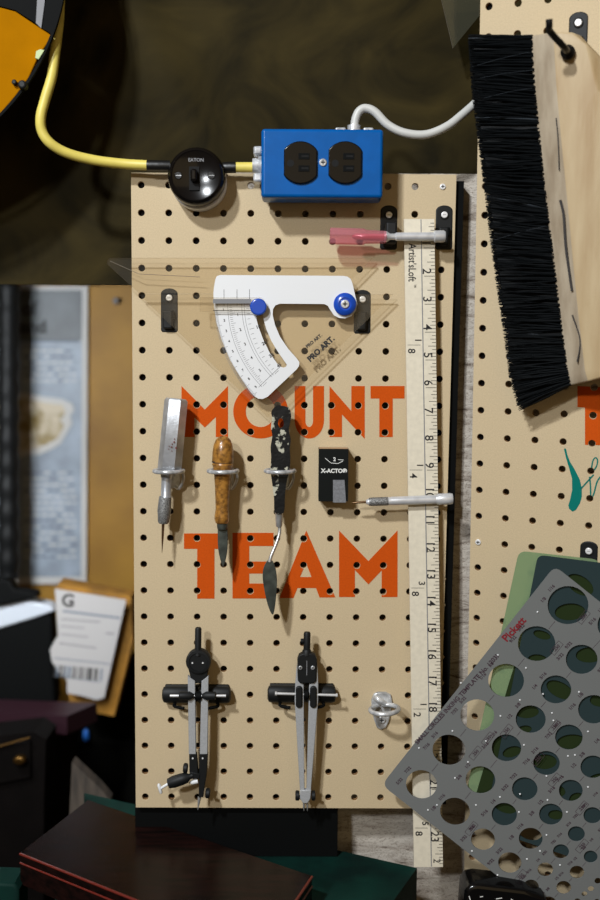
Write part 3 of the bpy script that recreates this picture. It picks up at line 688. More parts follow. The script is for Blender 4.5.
m_ = MB(); axis_lathe(m_, L, 165.3, 496.5, 163.3, 523.5, hh, [(5.8, 0), (6.3, .05), (6.9, .55), (6.2, .7), (5.6, .93), (4.5, 1)], 'knurled', 20); m_.build('chuck', t)
m_ = MB(); axis_lathe(m_, L, 163.2, 523, 162, 553, hh, [(1.5, 0), (1.1, .5), (.2, 1)], 'needle', 10); m_.build('needle', t)
t = Thing('carving_knife', 'short knife with a turned amber wooden handle hanging second from the left', 'knife', L, L.at(223, 471, hh))
m_ = MB(); axis_lathe(m_, L, 223.3, 435.5, 221.8, 523, hh, [(.3, 0), (4.5, .015), (7.5, .05), (9.6, .11), (10.5, .18), (10.9, .3), (10.3, .315), (10.9, .33), (10.3, .345), (9.3, .4), (8.6, .45), (7.6, .58), (6.8, .76), (6.5, .83), (7.4, .92), (7.5, .96), (6.2, 1)], 'awl_wood', 26); axis_lathe(m_, L, 222.65, 461.2, 222.6, 462.6, hh, [(10.75, 0), (10.75, 1)], 'stain', 26); m_.build('handle', t)
m_ = MB(); axis_lathe(m_, L, 222.3, 522, 222.3, 529, hh, [(5.4, 0), (5.4, .6), (5, 1)], 'dark_steel', 20); m_.build('ferrule', t)
m_ = MB(); m_.bevprism([tuple(p[:2]) for p in smooth([Vector((*q, 0)) for q in L.xy([(217.6, 527), (217.8, 545), (219.3, 556), (222.8, 567.3), (224.5, 564), (227, 553), (227.8, 540), (227.4, 527)], hh+.001)], 3)], hh-.0008, hh+.0008, 'dark_steel', .0006); m_.build('blade', t)
t = Thing('palette_knife', 'palette knife with a paint-spattered black handle and leaf-shaped blade', 'palette knife', L, L.at(280, 471, hh))
ho = [(273.5, 408.5), (277, 406), (285, 406.5), (289.5, 409), (291.2, 416), (289.8, 424), (288.8, 430), (290.6, 440), (289.8, 450), (290.4, 460), (289, 472), (286.3, 484), (284.8, 498), (283.7, 512.5), (275, 512.5), (274, 498), (272.3, 484), (270.5, 470), (271.2, 458), (270.6, 447), (272.3, 436), (271, 428), (272, 418), (271.3, 412)]
hs_ = [tuple(p[:2]) for p in smooth([Vector((*q, 0)) for q in L.xy(ho, hh+.004)], 3, True)]
ho2 = L.xy([(280.8+3*math.cos(a), 423.5+5*math.sin(a)) for a in [2*PI*i/16 for i in range(16)]], hh+.008)
m_ = MB(); m_.prism(hs_, hh-.0055, hh+.0045, 'spattered_black', holes=[ho2])
hob = m_.build('handle', t); bv = hob.modifiers.new('b', 'BEVEL'); bv.width = .0026; bv.segments = 3; bv.limit_method = 'ANGLE'; bv.angle_limit = math.radians(50)
m_ = MB(); axis_lathe(m_, L, 279.2, 512, 279, 527, hh, [(4.6, 0), (4, .1), (3.3, .9), (2.6, 1)], 'steel', 18); m_.build('ferrule', t)
m_ = MB(); m_.tube(smooth([L.at(279.5, 526, hh), L.at(279.4, 533, hh+.001), L.at(276.5, 543, hh+.004), L.at(271.5, 555, hh+.008), L.at(269.5, 562, hh+.009)], 5), .0017, 'steel', 10); m_.build('shank', t)
m_ = MB(); m_.bevprism([tuple(p[:2]) for p in smooth([Vector((*q, 0)) for q in L.xy([(267, 561), (263.5, 568), (262.6, 577), (264.3, 590), (267.5, 604), (271.3, 613.5), (273.6, 613.5), (275.5, 603), (277, 585), (276.3, 572), (273.5, 562.5), (270, 559.5)], hh+.009)], 3, True)], hh+.0082, hh+.0092, 'dark_steel', .0004); m_.build('blade', t)

# empty ring hook, lower right
he = .0
t = Thing('ring_hook', 'empty silver ring hook screwed near the lower right of the middle pegboard', 'hook', L, L.at(382, 710, 0))
m_ = MB(); m_.bevprism(L.xy([(374, 694), (378, 692.5), (386, 692.5), (391, 695), (392.5, 702), (391, 712), (389, 722), (386, 728), (381.5, 730), (377, 728), (374, 720), (371.5, 708), (371.5, 700)], .003), .0, .003, 'zinc', .0012); m_.build('backplate', t)
m_ = MB(); e = L.at(384.5, 709.5, .020); r = 14*L.k(384, 709, .02)
pts = [(e.x+r*math.cos(a), e.y+.001*math.cos(a), .020+r*1.0*math.sin(a)) for a in [math.radians(d) for d in range(-95, 250, 10)]]
m_.tube(pts, .0023, 'zinc', 10); e2 = L.at(379, 703, .006); m_.tube(smooth([(e.x-.008, e.y+.006, .003), (e.x-.005, e.y+.006, .008), (e.x+.002, e.y+.001, .007)], 6), .0026, 'zinc', 10); m_.build('ring', t)
m_ = MB(); e = L.at(381.7, 720, .004); screw_head(m_, e.x, e.y, .0035, .0036, 'zinc'); m_.build('screw', t)

# ------------------------------------------------------------------ compasses
def wide_clip(x0, x1, y0, y1, label):
    a = L.at(x0, (y0+y1)/2, .01); b = L.at(x1, (y0+y1)/2, .01); k = L.k(x0, y0, .01); r = (y1-y0)/2*k
    t = Thing('spring_clip', label, 'clip', L, ((a.x+b.x)/2, a.y, 0), 'wide black spring clips under the compasses')
    m = MB(); m.box(a.x+.002, b.x-.002, a.y-r, a.y+r, 0, .004, 'black_plastic', .001)
    m.lathe([(r*.55, 0), (r*.9, .0012), (r, .004), (r, .0295), (r*.85, .031)], (a.x, a.y, r*.75+.001), (1, 0, 0), 'black_plastic', 20, flat=(.75, 1))
    Ln = b.x-a.x; m.lathe([(r*.85, Ln-.031), (r, Ln-.0295), (r, Ln-.004), (r*.9, Ln-.0012), (r*.55, Ln)], (a.x, a.y, r*.75+.001), (1, 0, 0), 'black_plastic', 20, flat=(.75, 1)); m.build('jaws', t)
    cx = (a.x+b.x)/2
    for s in (-1, 1):
        m = MB(); m.tube(smooth([(cx+s*.016, a.y-r*.5, .004), (cx+s*.021, a.y-r-.001, .012), (cx+s*.011, a.y-r-.002, .017)], 5), .0016, 'black_satin', 8); m.build('spring_arm', t)
wide_clip(162, 230.5, 687, 704, 'wide black spring clip holding the left compass')
wide_clip(267.5, 336, 686, 703.5, 'wide black spring clip holding the right compass')
hc = .0185
def flatpart(mb, pts, h0, h1, m, bev=.0008): mb.bevprism(L.xy(pts, h1), h0, h1, m, bev)
t = Thing('compass', 'drafting compass with round black head and side pen arm, left of the pair', 'compass', L, L.at(198, 662, hc))
m_ = MB(); axis_lathe(m_, L, 198.3, 627.5, 198, 655, hc, [(2.6, 0), (3.3, .05), (3.3, .8), (4.5, 1)], 'black_plastic', 18); m_.build('handle', t)
m_ = MB(); e = L.at(198.3, 662, hc+.003); k = L.k(198, 662, hc)
flatpart(m_, [(187, 664), (210, 664), (208, 672), (205, 683.5), (192, 683.5), (189, 672)], hc-.004, hc+.0012, 'black_plastic')
m_.lathe([(12.3*k, -.005), (12.6*k, .002), (11.6*k, .0036), (9.2*k, .0038), (8.8*k, .003), (.0001, .003)], (e.x, e.y, hc), (0, 0, 1), 'black_plastic', 36, cap=False); hd = m_.build('head', t)
m_ = MB()
for x in (192.3, 202.7): q = L.at(x, 663.2, hc+.004); m_.disc(q.x, q.y, .0008, hc+.0028, hc+.0036, 'white_metal', 10)
m_.build('rivets', T=t, parent=hd)
def leg(pts, pad, foot): 
    m = MB(); flatpart(m, pts, hc-.003, hc+.0018, 'satin_alu'); o = m.build('leg', t, label='silver leg')
leg([(187.6, 676), (195, 681), (196, 754.5), (188.8, 754.5)], 0, 0); leg([(208.5, 676), (201.5, 681), (199.6, 754.5), (207.6, 754.5)], 0, 0)
m_ = MB()
axis_lathe(m_, L, 179, 695.8, 194, 695.8, hc+.0028, [(3, 0), (4.2, .06), (4.4, .7), (2, 1)], 'black_plastic', 18); axis_lathe(m_, L, 216, 695.8, 202, 695.8, hc+.0028, [(3, 0), (4.2, .06), (4.4, .7), (2, 1)], 'black_plastic', 18)
m_.lathe([(.0028, -.0035), (.0042, -.0025), (.0042, .0025), (.0028, .0035)], L.at(198.3, 695.8, hc+.001), (1, 0, 0), 'black_satin', 18); m_.build('wheel', t)
m_ = MB(); axis_lathe(m_, L, 170, 695.8, 226, 695.8, hc+.0028, [(1.4, 0), (1.4, 1)], 'alu', 10); m_.build('spindle', t)
m_ = MB(); flatpart(m_, [(189, 754), (196.5, 754), (198, 772), (199, 776), (190, 777), (189.3, 772)], hc-.0035, hc+.0022, 'black_plastic'); q = L.at(192.7, 758.5, hc+.003); m_.disc(q.x, q.y, .0008, hc+.002, hc+.003, 'white_metal', 10)
m_.build('left_foot', t)
m_ = MB(); flatpart(m_, [(199.5, 754), (207.8, 754), (206.5, 775), (203, 797.5), (198.7, 797.5), (199, 775)], hc-.0035, hc+.0022, 'black_plastic'); q = L.at(202.6, 758.5, hc+.003); m_.disc(q.x, q.y, .0008, hc+.002, hc+.003, 'white_metal', 10)
axis_lathe(m_, L, 199.5, 797, 197.8, 810, hc, [(1.8, 0), (1.3, .4), (.2, 1)], 'steel', 10); m_.build('right_foot', t)
m_ = MB(); axis_lathe(m_, L, 193, 775.5, 168.5, 783.5, hc+.002, [(2.5, 0), (3, .15), (5.2, .25), (5.8, .45), (6, .8), (4.8, 1)], 'black_plastic', 20)
flatpart(m_, [(190, 772), (200, 774), (199.5, 779), (190, 779)], hc-.003, hc+.003, 'black_plastic'); m_.build('pen_arm', t)
m_ = MB(); axis_lathe(m_, L, 169, 783.5, 160.5, 788.5, hc+.002, [(1.4, 0), (1.4, .9), (1.2, 1)], 'white_plastic', 10); axis_lathe(m_, L, 158.6, 783.8, 161.3, 793.5, hc+.002, [(1, 0), (1.7, .1), (1.7, .9), (1, 1)], 'white_plastic', 10); m_.build('thumb_screw', t, label='pale grey thumb screw')
m_ = MB(); axis_lathe(m_, L, 189, 783, 198, 781, hc, [(.5, 0), (2.4, .4), (2.4, 1)], 'white_plastic', 12); m_.build('ink_tip', t, label='pale tip under the pen arm')
for x, y in ((185.5, 768), (207.8, 793)):
    m_ = MB(); axis_lathe(m_, L, x-2.3, y, x+2.3, y+.3, hc, [(3.6, 0), (5, .2), (5, .8), (3.6, 1)], 'black_plastic', 16); m_.build('side_knob', t)
t = Thing('compass', 'drafting compass with long tapering silver legs, right of the pair', 'compass', L, L.at(307, 668, hc))
m_ = MB(); axis_lathe(m_, L, 307.2, 632, 306.7, 655, hc, [(2.8, 0), (3.5, .06), (3.5, .75), (4.5, .8), (5, 1)], 'black_plastic', 18); axis_lathe(m_, L, 305, 641, 300.6, 641, hc, [(1.6, 0), (2.6, .4), (2.4, 1)], 'black_plastic', 12); m_.build('handle', t)
m_ = MB(); flatpart(m_, [(297.3, 660), (299, 655.5), (303, 653.5), (311, 653.5), (315, 655.5), (317, 660), (316.3, 681), (314, 683.5), (300, 683.5), (298, 681)], hc-.004, hc+.004, 'black_plastic', .001)
e = L.at(306.8, 668, hc+.004); m_.box(e.x-.0003, e.x+.0003, e.y-.007, e.y+.007, hc+.004, hc+.0041, 'grey_ink')
hd = m_.build('head', t); m_ = MB()
for x in (300.4, 312.8): q = L.at(x, 667.6, hc+.004); screw_head(m_, q.x, q.y, hc+.004, .0019, 'zinc')
m_.build('screws', T=t, parent=hd)
for pts, pad in (([(297, 662), (298.2, 681), (303.7, 685), (304.6, 791), (300, 791), (294.6, 700), (295.2, 684)], [(295.8, 686), (302.4, 708)]), ([(317.3, 662), (315.5, 681), (309.2, 685), (306.4, 791), (311, 791), (318.3, 700), (318.4, 684)], [(310, 686), (316.6, 708)])):
    m_ = MB(); flatpart(m_, pts, hc-.003, hc+.002, 'satin_alu'); lg = m_.build('leg', t, label='silver leg')
    a = L.at(*pad[0], hc+.003); b = L.at(*pad[1], hc+.003); m_ = MB(); m_.bevprism(rrect((a.x+b.x)/2, (a.y+b.y)/2, b.x-a.x, a.y-b.y, .003), hc+.001, hc+.004, 'black_plastic', .0012); m_.build('grip_pad', T=t, parent=lg, label='black pad')
m_ = MB(); m_.lathe([(.0028, -.0025), (.0048, -.0018), (.0048, .0018), (.0028, .0025)], L.at(306.5, 694.5, hc+.001), (1, 0, 0), 'black_satin', 18); m_.build('wheel', t)
m_ = MB(); axis_lathe(m_, L, 275, 693.5, 337.5, 695.3, hc+.001, [(2, 0), (2, .03), (1.3, .035), (1.3, .97), (1.9, .975), (1.9, 1)], 'alu', 10); m_.build('spindle', t)
m_ = MB(); flatpart(m_, [(300, 790.5), (311, 790.5), (310.5, 799), (307.5, 803.5), (303, 803.5), (300, 799)], hc-.002, hc+.0035, 'satin_alu')
for x in (303.7, 307.3): axis_lathe(m_, L, x, 803, x+.2, 811, hc, [(1, 0), (.9, .5), (.2, 1)], 'steel', 8)
m_.build('tip_holder', t)
for x in (297.4, 313.4):
    m_ = MB(); axis_lathe(m_, L, x-2.1, 795.5, x+2.1, 795.5, hc, [(3.8, 0), (4.9, .2), (4.9, .8), (3.8, 1)], 'black_plastic', 16); m_.build('side_knob', t)

# ------------------------------------------------------------------ brush on the right board
hB = .036
t = Thing('bench_brush', 'large wooden bench brush with black bristles hanging on the right pegboard', 'brush', R, R.at(565, 200, .02))
# handle: cross-section chamfered left and right, swept along its length
rows_ = [(529.8, 35.5, 553, 31.5, 572, 32, 580, 35), (530.5, 48, 554, 45, 588, 45, 600, 56), (533.5, 90, 556.5, 88, 598, 90, 622, 95), (538, 140, 561, 138, 602, 140, 645, 140), (545.3, 200, 567, 198, 608, 200, 652, 200), (552.5, 262, 573, 262, 614, 262, 657, 262), (560, 322, 579, 322, 620, 322, 662, 322), (567, 376, 585, 371, 625, 366, 668, 362), (568.8, 386, 588, 381.5, 627, 371, 669, 366)]
vs = []
for (xa, ya_, xb, yb_, xc, yc, xd, yd) in rows_:
    A = R.at(xa, ya_, hB-.010); B = R.at(xb, yb_, hB); Cc = R.at(xc, yc, hB); D = R.at(xd, yd, hB-.010)
    vs += [Vector((A.x, A.y, .006)), A, B, Cc, D, Vector((D.x, D.y, .006))]
n = len(rows_); f1 = []; f2 = []
for i in range(n-1):
    for j in range(5): (f2 if j in (0, 1) else f1).append([i*6+j, (i+1)*6+j, (i+1)*6+j+1, i*6+j+1])
    f1.append([i*6+5, (i+1)*6+5, (i+1)*6, i*6])
f1.append([5, 0, 1, 2, 3, 4][::1]); e_ = (n-1)*6; f1.append([e_+j for j in (5, 4, 3, 2, 1, 0)])
m_ = MB(); m_.add(vs, f1, 'brush_wood'); m_.add(vs, f2, 'brush_worn')
bh = m_.build('handle', t)
bm = bmesh.new(); bm.from_mesh(bh.data); bmesh.ops.remove_doubles(bm, verts=bm.verts, dist=1e-5); bmesh.ops.recalc_face_normals(bm, faces=bm.faces); bm.to_mesh(bh.data); bm.free()
bv = bh.modifiers.new('b', 'BEVEL'); bv.width = .0015; bv.segments = 2; bv.angle_limit = math.radians(25)
m_ = MB()
for pts, w in (([(556, 118), (558, 140), (559, 170)], .9), ([(560, 200), (563.5, 215), (565.5, 245), (569.5, 275), (572, 291)], 2.4), ([(572, 315), (580, 340), (577, 362)], 1.2)):
    q = ribbon(pts, w); m_.prism(R.xy(q, hB+.0002), hB-.002, hB+.0002, 'stain')
m_.build('dark_stain', t, label='dark stain along the wooden handle')
# bristles
def bl(v, top):   # left (tip) / right (root) edge points at v along
    le = [(469, 37), (470.5, 60), (472.5, 90), (477, 128), (482, 165), (485.5, 192), (491, 240), (498, 290), (504.5, 333), (510, 375), (519, 408)]
    re = [(530.5, 36), (531.5, 60), (534, 95), (537.5, 128), (541, 165), (545, 200), (550.5, 245), (556, 290), (561, 333), (566, 370), (569, 385)]
    p = le if top else re; s = v*(len(p)-1); i = min(int(s), len(p)-2); f = s-i
    return (p[i][0]*(1-f)+p[i+1][0]*f, p[i][1]*(1-f)+p[i+1][1]*f)
m_ = MB()
core = R.xy([(bl(i/20, 1)[0]+5, bl(i/20, 1)[1]+.5) for i in range(21)]+[(bl(i/20, 0)[0]+3, bl(i/20, 0)[1]-.5) for i in range(20, -1, -1)], .02)
m_.prism(core, .012, .024, 'bristle')
for i in range(2600):
    v = (i+random.random())/2600; hh_ = random.uniform(.009, .028)
    xr, yr = bl(v, 0); vt = min(1, max(0, v+random.gauss(0, .006))); xt, yt = bl(vt, 1)
    xt += random.uniform(-1.5, 2.5); yt += random.gauss(0, 1.2)
    a = R.at(xr+2, yr, hh_); b = R.at(xt, yt, hh_+random.gauss(0, .002)); c = (a+b)/2+Vector((0, random.gauss(0, .0007), random.gauss(0, .001)))
    pale = random.random() < .025 and hh_ > .024
    m_.tube([a, c, b], [.0006, .0006, .0003], 'bristle_pale' if random.random() < .012 else 'bristle', 4)
for (x0, y0, x1, y1) in ((529, 52, 472, 67), (532, 88, 484, 98), (533, 70, 480, 78), (546, 226, 488, 242)):
    m_.tube([R.at(x0, y0, .0285), R.at((x0+x1)/2, (y0+y1)/2-1, .0295), R.at(x1, y1, .029)], .00012, 'bristle_pale', 4)
m_.build('bristles', t, stuff=True)
b0_ = R.at(568.5, 53, hB); tp = R.at(549.3, 25, hB+.040)
t = Thing('peg_hook', 'black iron peg sticking out through the top of the wooden brush handle', 'hook', R, b0_)
m_ = MB(); m_.tube(smooth([Vector((b0_.x, b0_.y, .0)), Vector((b0_.x, b0_.y, hB+.004)), Vector((b0_.x, b0_.y+.0005, hB+.02)), Vector((tp.x, tp.y-.004, hB+.034)), tp, Vector((tp.x, tp.y+.004, hB+.041))], 5), .0027, 'iron', 14); m_.build('rod', t)
m_ = MB(); m_.lathe([(.0045, 0), (.0058, .001), (.0058, .005), (.004, .007), (.0028, .008)], (b0_.x, b0_.y, hB-.0005), (0, 0, 1), 'iron', 20); m_.build('collar', t)
# knot and dark seam on the handle, kept as pieces of the wood
m_ = MB()
def onb(px, py, hh2): return R.at(px, py, hh2)
# ------------------------------------------------------------------ drafting templates
TF = Frame((.33, -.039, H-.5), (1, 0, -.0), (0, 0, 1), (-.13, -1, -.08))
def templ(name, label, pts, circs, m, h0, h1, rnd=6, extra=None):
    # rounded corners
    P_ = [Vector((*q, 0)) for q in TF.xy(pts, h1)]; k = TF.k(540, 700, h1); out = []
    for i, p in enumerate(P_):
        a = (P_[i-1]-p).normalized(); b = (P_[(i+1) % len(P_)]-p).normalized()
        for s in range(6):
            t_ = s/5; q = p+a*rnd*k*(1-t_)**2+b*rnd*k*t_**2; out.append((q.x, q.y))
    mb = MB(); mb.prism(out, h0, h1, m, holes=[circ(TF.at(x, y, h1), r*k, 28 if r > 6 else 14, fl, ro) for x, y, r, fl, ro in circs])
    if extra: extra(mb, k, h1)
    ob = mb.build(name, F=TF); tag(ob, label, 'drafting template'); return ob
BIG = [(568, 605.3, 20), (536.6, 643.8, 18.6), (506.1, 680.6, 18), (477.3, 715.3, 17.3), (449, 750, 17), (421.5, 784.5, 16.2),
 (615, 625, 17), (581.7, 659.5, 15.6), (556, 689.6, 15.2), (530.7, 719.3, 15.1), (506.5, 748, 15), (480.5, 780, 15.3), (455, 811.5, 15.6),
 (623, 672, 16), (593.8, 709.5, 15.5), (568.9, 737.3, 13.8), (546.5, 763.2, 13.4), (524.8, 789, 13), (504.3, 814.4, 13), (483, 839.5, 12.4),
 (616, 742, 12), (593, 767, 12.5), (570.8, 790.6, 12), (550.9, 814.4, 12), (530.7, 838.6, 12.2), (509.8, 862.8, 12),
 (613, 794, 10), (592.6, 815.5, 9.2), (576.4, 834, 8.6), (561, 851.6, 8.2), (545.4, 869.6, 8), (531.2, 886.6, 8),
 (607, 838, 7), (590.7, 856.8, 7), (577, 872.3, 7.4), (563.8, 887.6, 7.6), (549, 903, 7.5),
 (606, 872, 4), (598, 881, 3.6), (591, 889, 3.2), (584.5, 894, 3), (577.5, 901, 3), (604, 893, 2.6), (597, 901, 2.4)]
e1 = Vector((170, -213)).normalized()
def big_extra(mb, k, h):
    def seg(p, q, w, m, dz=0):
        a = TF.at(*p, h); b = TF.at(*q, h); d = (b-a); n = Vector((-d.y, d.x, 0)).normalized()*w/2
        mb.prism([(a+n)[:2], (b+n)[:2], (b-n)[:2], (a-n)[:2]], h, h+.0001, m)
    for row in ((0, 6), (6, 13), (13, 20), (20, 26), (26, 32), (32, 37)):
        for i in range(row[0], row[1]-1):
            a, b = BIG[i], BIG[i+1]; pa = Vector(a[:2]); pb = Vector(b[:2]); d = (pb-pa).normalized()
            seg(pa+d*(a[2]+.5), pb-d*(b[2]+.5), .00035, 'plum_ink')
    th = math.radians(51.4)
    def tx(s, x, y, size, m, bold=.0001, rot=th, sx=1): e = TF.at(x, y, h); mb.text(s, e.x, e.y, h, size, m, rot=rot, bold=bold, sx=sx)
    tx('Pickett', 514, 629.5, .0096, 'red_ink', .0003)
    tx('SMALL CIRCLES INKING TEMPLATE No. 1203I', 456.2, 700, .0058, 'plum_ink', .00014)
    rnd2 = random.Random(3); fr = ['1/16', '3/32', '1/8', '5/32', '3/16', '7/32', '1/4', '9/32', '5/16', '3/8', '7/16', '1/2']
    for i, (x, y, r) in enumerate(BIG[:37]):
        if r < 6.5: continue
        o = Vector((-.77, -.63))*(r+5.5); s = .0042 if r > 10 else .003
        tx(fr[i % 12], x+o.x+3, y+o.y-1, s, 'plum_ink'); tx(fr[(i*5+2) % 12], x+o.x*.9-7, y+o.y*.9+9, s, 'plum_ink')
    for x, y in ((583.5, 617), (556.5, 646+2), (487.8, 739), (554.5, 727), (489.5-14, 793-40), (472.5+82, 780), (471.5, 828.5), (520.5, 876.5), (582, 808), (538, 765-6), (582, 846), (520.5-14, 725+6)):
        c = Vector((x, y)); a = c-e1*7; b = c+e1*7; n = Vector((-e1.y, e1.x))*3
        for p, q in ((a+n, b+n), (b+n, b-n), (b-n, a-n), (a-n, a+n)): seg(p, q, .00035, 'plum_ink')
        tx('.250', x, y, .0042, 'plum_ink')
    for x, y in [(537.5, 612), (498, 655), (461, 633+50), (526, 668), (452.5, 731), (500.5, 716), (552, 713), (524, 745), (486, 761-20), (428, 830-20), (468, 762), (520, 700), (579, 692), (553.5, 720.5), (588, 731.5), (568, 756), (546.5, 786-10), (500, 797), (476, 805), (543, 734-40), (588, 787), (567, 812), (547.5, 800), (520, 812-18), (519, 812), (546.5, 835), (527, 859), (497.5, 875), (472, 851), (560, 876-11), (540, 851), (575, 755), (455, 778), (437, 805), (419, 748)]:
        e = TF.at(x, y, h); mb.lathe([(.0009, 0), (.0008, .0005), (.0004, .0009), (.0001, .001)], (e.x, e.y, h), (0, 0, 1), 'white_plastic', 8)  # clear bumps coloured white to stand for their glints
templ('drafting_template', 'pale green translucent template, rearmost of the stack and showing at its left', [(519, 551), (600, 560), (585, 800), (502, 797), (466, 794)], [(520, 700, 5, 1, 0), (488, 789, 3.5, .7, .3)], 'template_green', -.006, -.0048, 8)
templ('drafting_template', 'olive green template glimpsed through the holes of the front template', [(545, 570), (640, 580), (640, 850), (470, 815), (510, 680)], [], 'template_olive', -.004, -.003, 6)
templ('drafting_template', 'blue-grey oval template directly behind the big grey circle template', [(538, 555), (640, 568), (615, 872), (484, 828)],
      [(580, 585, 15, .6, -.6), (570, 612, 15, .6, .1), (538, 660, 10, .6, -.1), (542, 635, 9, .5, -.3), (590, 655, 14, .6, .1), (560, 690, 15, .55, -.5), (527, 712, 12, .6, .1), (524, 730, 8, .6, .3), (603, 700, 13, .6, .1), (572, 742, 15, .55, .1), (545, 762, 12, .7, .1), (512, 752, 10, .6, .4), (600, 745, 12, .6, .2), (552, 790, 14, .6, -.2), (578, 800, 9, .9, 0), (505, 806, 13, .6, -.4), (600, 780, 12, .6, .2), (530, 832, 13, .7, -.3), (560, 835, 8, .7, .1), (585, 845, 9, .6, .1), (556, 815, 8, .7, .0)], 'template_blue', -.002, -.001, 7)
templ('drafting_template', 'large grey circle template tilted in front of the other templates', [(555, 566), (760, 730), (585, 945), (382, 785)], [(x, y, r, 1, 0) for x, y, r in BIG], 'template_smoke', .0, .0012, 9, big_extra)
m_ = MB(); e = TF.at(590, 700, 0); 
# ------------------------------------------------------------------ things under the boards
def hor(bz):        # horizontal plane frame at height Z: u right, v away, w up
    return Frame((0, 0, bz), (1, 0, 0), (0, 1, 0), (0, 0, 1))
# black device, bottom right
D = hor(H-.66)
zt = L.at(500, 885, .06).y
t = Thing('black_tray', 'glossy black rounded tray at the bottom edge below the templates', 'tray', L, L.at(500, 900, .05))
m_ = MB(); m_.bevprism(L.xy([(462, 930), (465, 892), (470, 886), (478, 884.5), (525, 890), (545, 897), (560, 930)], .05), .02, .05, 'black_gloss', .004)
m_.build('body', t)
m_ = MB()
for p, q in (((469, 896), (471, 902)), ((480, 897), (483, 896.5)), ((496, 899), (502, 898)), ((511, 899), (516, 903))):
    a = L.at(*p, .0502); b = L.at(*q, .0502); rline(a, b, .0008, 'card_white', .0501)
m_.build('pale_marks', t)
# green bench rail and dark chest, both turned
zb = H-.648
Gf = hor(zb)
gp = [tuple(Gf.at(x, y, 0)[:2]) for x, y in [(84, 793), (417, 868)]]
g0 = Vector(gp[0]); g1 = Vector(gp[1]); print('green', g0, g1)
d = (g1-g0).normalized(); n = Vector((d.y, -d.x))
zc = zb+.030; Cf = hor(zc)
ca, cb, cc_ = [Vector(Cf.at(x, y, 0)[:2]) for x, y in [(20, 853), (88, 800), (312, 876)]]
cd = ca+(cc_-cb)*.995; print('chest', ca, cb, cc_, cd)
GL = (ca-cb)*1.3+d*.13
m_ = MB(); m_.prism([tuple(g0), (wx0-.004, g0.y+(wx0-.004-g0.x)*d.y/d.x), (wx0-.004, .034), (g0.x+(.034-g0.y)*d.x/d.y, .034), tuple(g1), tuple(g1+n*.40), tuple(g0+GL)], -.035, 0, 'green_paint')
t = Thing('green_bench', 'dark green painted bench under the dark wooden chest', 'bench', Gf, (g0.x, g0.y, -.035)); m_.build('bench_top', t)
m_ = MB(); m_.prism([tuple(g0+d*.03+n*.09), tuple(g1-d*.03+n*.09), tuple(g1-d*.03+n*.35), tuple(g0+d*.03+GL*.9)], -zb+.0, -.035, 'green_paint'); m_.build('bench_body', t)
t = Thing('wooden_chest', 'dark red-brown polished wooden chest lying on the green bench', 'chest', Cf, (ca.x, ca.y, -.03))
quad = [tuple(ca), tuple(cd), tuple(cc_), tuple(cb)]
m_ = MB(); m_.prism(quad, -.008, 0, 'chest_wood'); m_.build('lid', t)
m_ = MB(); m_.prism(quad, -.030, -.010, 'chest_wood'); m_.build('body', t)
m_ = MB(); 
for a, b in ((ca, cd), (cc_, cd)): m_.tube([(a.x, a.y, -.0008), (b.x, b.y, -.0008)], .0012, 'chest_edge', 8); m_.tube([(a.x, a.y, -.0095), (b.x, b.y, -.0095)], .0009, 'chest_edge', 8)
m_.build('edge_trim', t, label='red-brown edge moulding')
# unidentified black slab, added to fill the dark area under the board
m_ = MB(); a = L.at(135, 800, -.008); b = L.at(337, 905, -.008); zb_ = zb-H; m_.box(a.x, b.x, zb_+.0005, L.at(200, 795, -.008).y, -.019, -.008, 'black_satin')
tag(m_.build('black_slab'), 'plain black slab standing under the middle pegboard behind the chest', 'box')
# ------------------------------------------------------------------ background at the left
def floor_row(x, h):
    lo, hi = 500., 5000.
    for _ in range(50):
        m = (lo+hi)/2
        if L.at(x, m, h).y > -H+.001: lo = m
        else: hi = m
    return lo
B = L
def slab(name, label, cat, pts, h0, h1, m, bev=0):
    mb = MB(); q = B.xy(pts, h1)
    if bev: mb.bevprism(q, h0, h1, m, bev)
    else: mb.prism(q, h0, h1, m)
    return tag(mb.build(name), label, cat)
slab('plywood_panel', 'yellow plywood panel in the blurred background at the left', 'plywood panel', [(-60, 270), (220, 270), (220, floor_row(220, -.95)), (-60, floor_row(-60, -.95))], -.97, -.95, 'plywood')
slab('black_curtain', 'black cloth hanging above the plywood at the left', 'curtain', [(-140, -120), (260, -120), (260, 230), (150, 298), (118, 276), (96, 284), (-140, 282)], -.87, -.85, 'black_cloth')
t = Thing('poster', 'blue-grey poster with a white border on the plywood', 'poster', B, B.at(50, 430, -.945))
m_ = MB(); m_.prism(B.xy([(-60, 286), (87.5, 286), (86, 584), (-60, 584)], -.94), -.949, -.94, 'white_paper'); m_.build('border', t)
m_ = MB(); m_.prism(B.xy([(-58, 341), (82, 341), (81, 577), (-58, 577)], -.939), -.94, -.939, 'poster_paper'); m_.prism(B.xy([(-58, 290), (82, 290), (82, 340), (-58, 340)], -.939), -.94, -.939, 'poster_head')
m_.prism(B.xy([(-58, 339), (80, 340), (80, 342), (-58, 341)], -.938), -.939, -.938, 'poster_line')
k = B.k(40, 320, -.94)
for s, x, y in (('of', 29, 309), ('and', 33, 327)): e = B.at(x, y, -.938); m_.text(s, e.x, e.y, -.938, 19*k, 'ink', bold=.0006)
r_ = random.Random(5)
for y in list(range(350, 382, 6))+list(range(472, 560, 6)):
    x = 24
    while x < 74:
        w = r_.uniform(3, 8); e = B.xy([(x, y), (min(76, x+w), y), (min(76, x+w), y+1.6), (x, y+1.6)], -.9385); m_.prism(e, -.939, -.9385, 'poster_line' if r_.random() < .35 else 'white_paper'); x += w+2
m_.build('print', t)
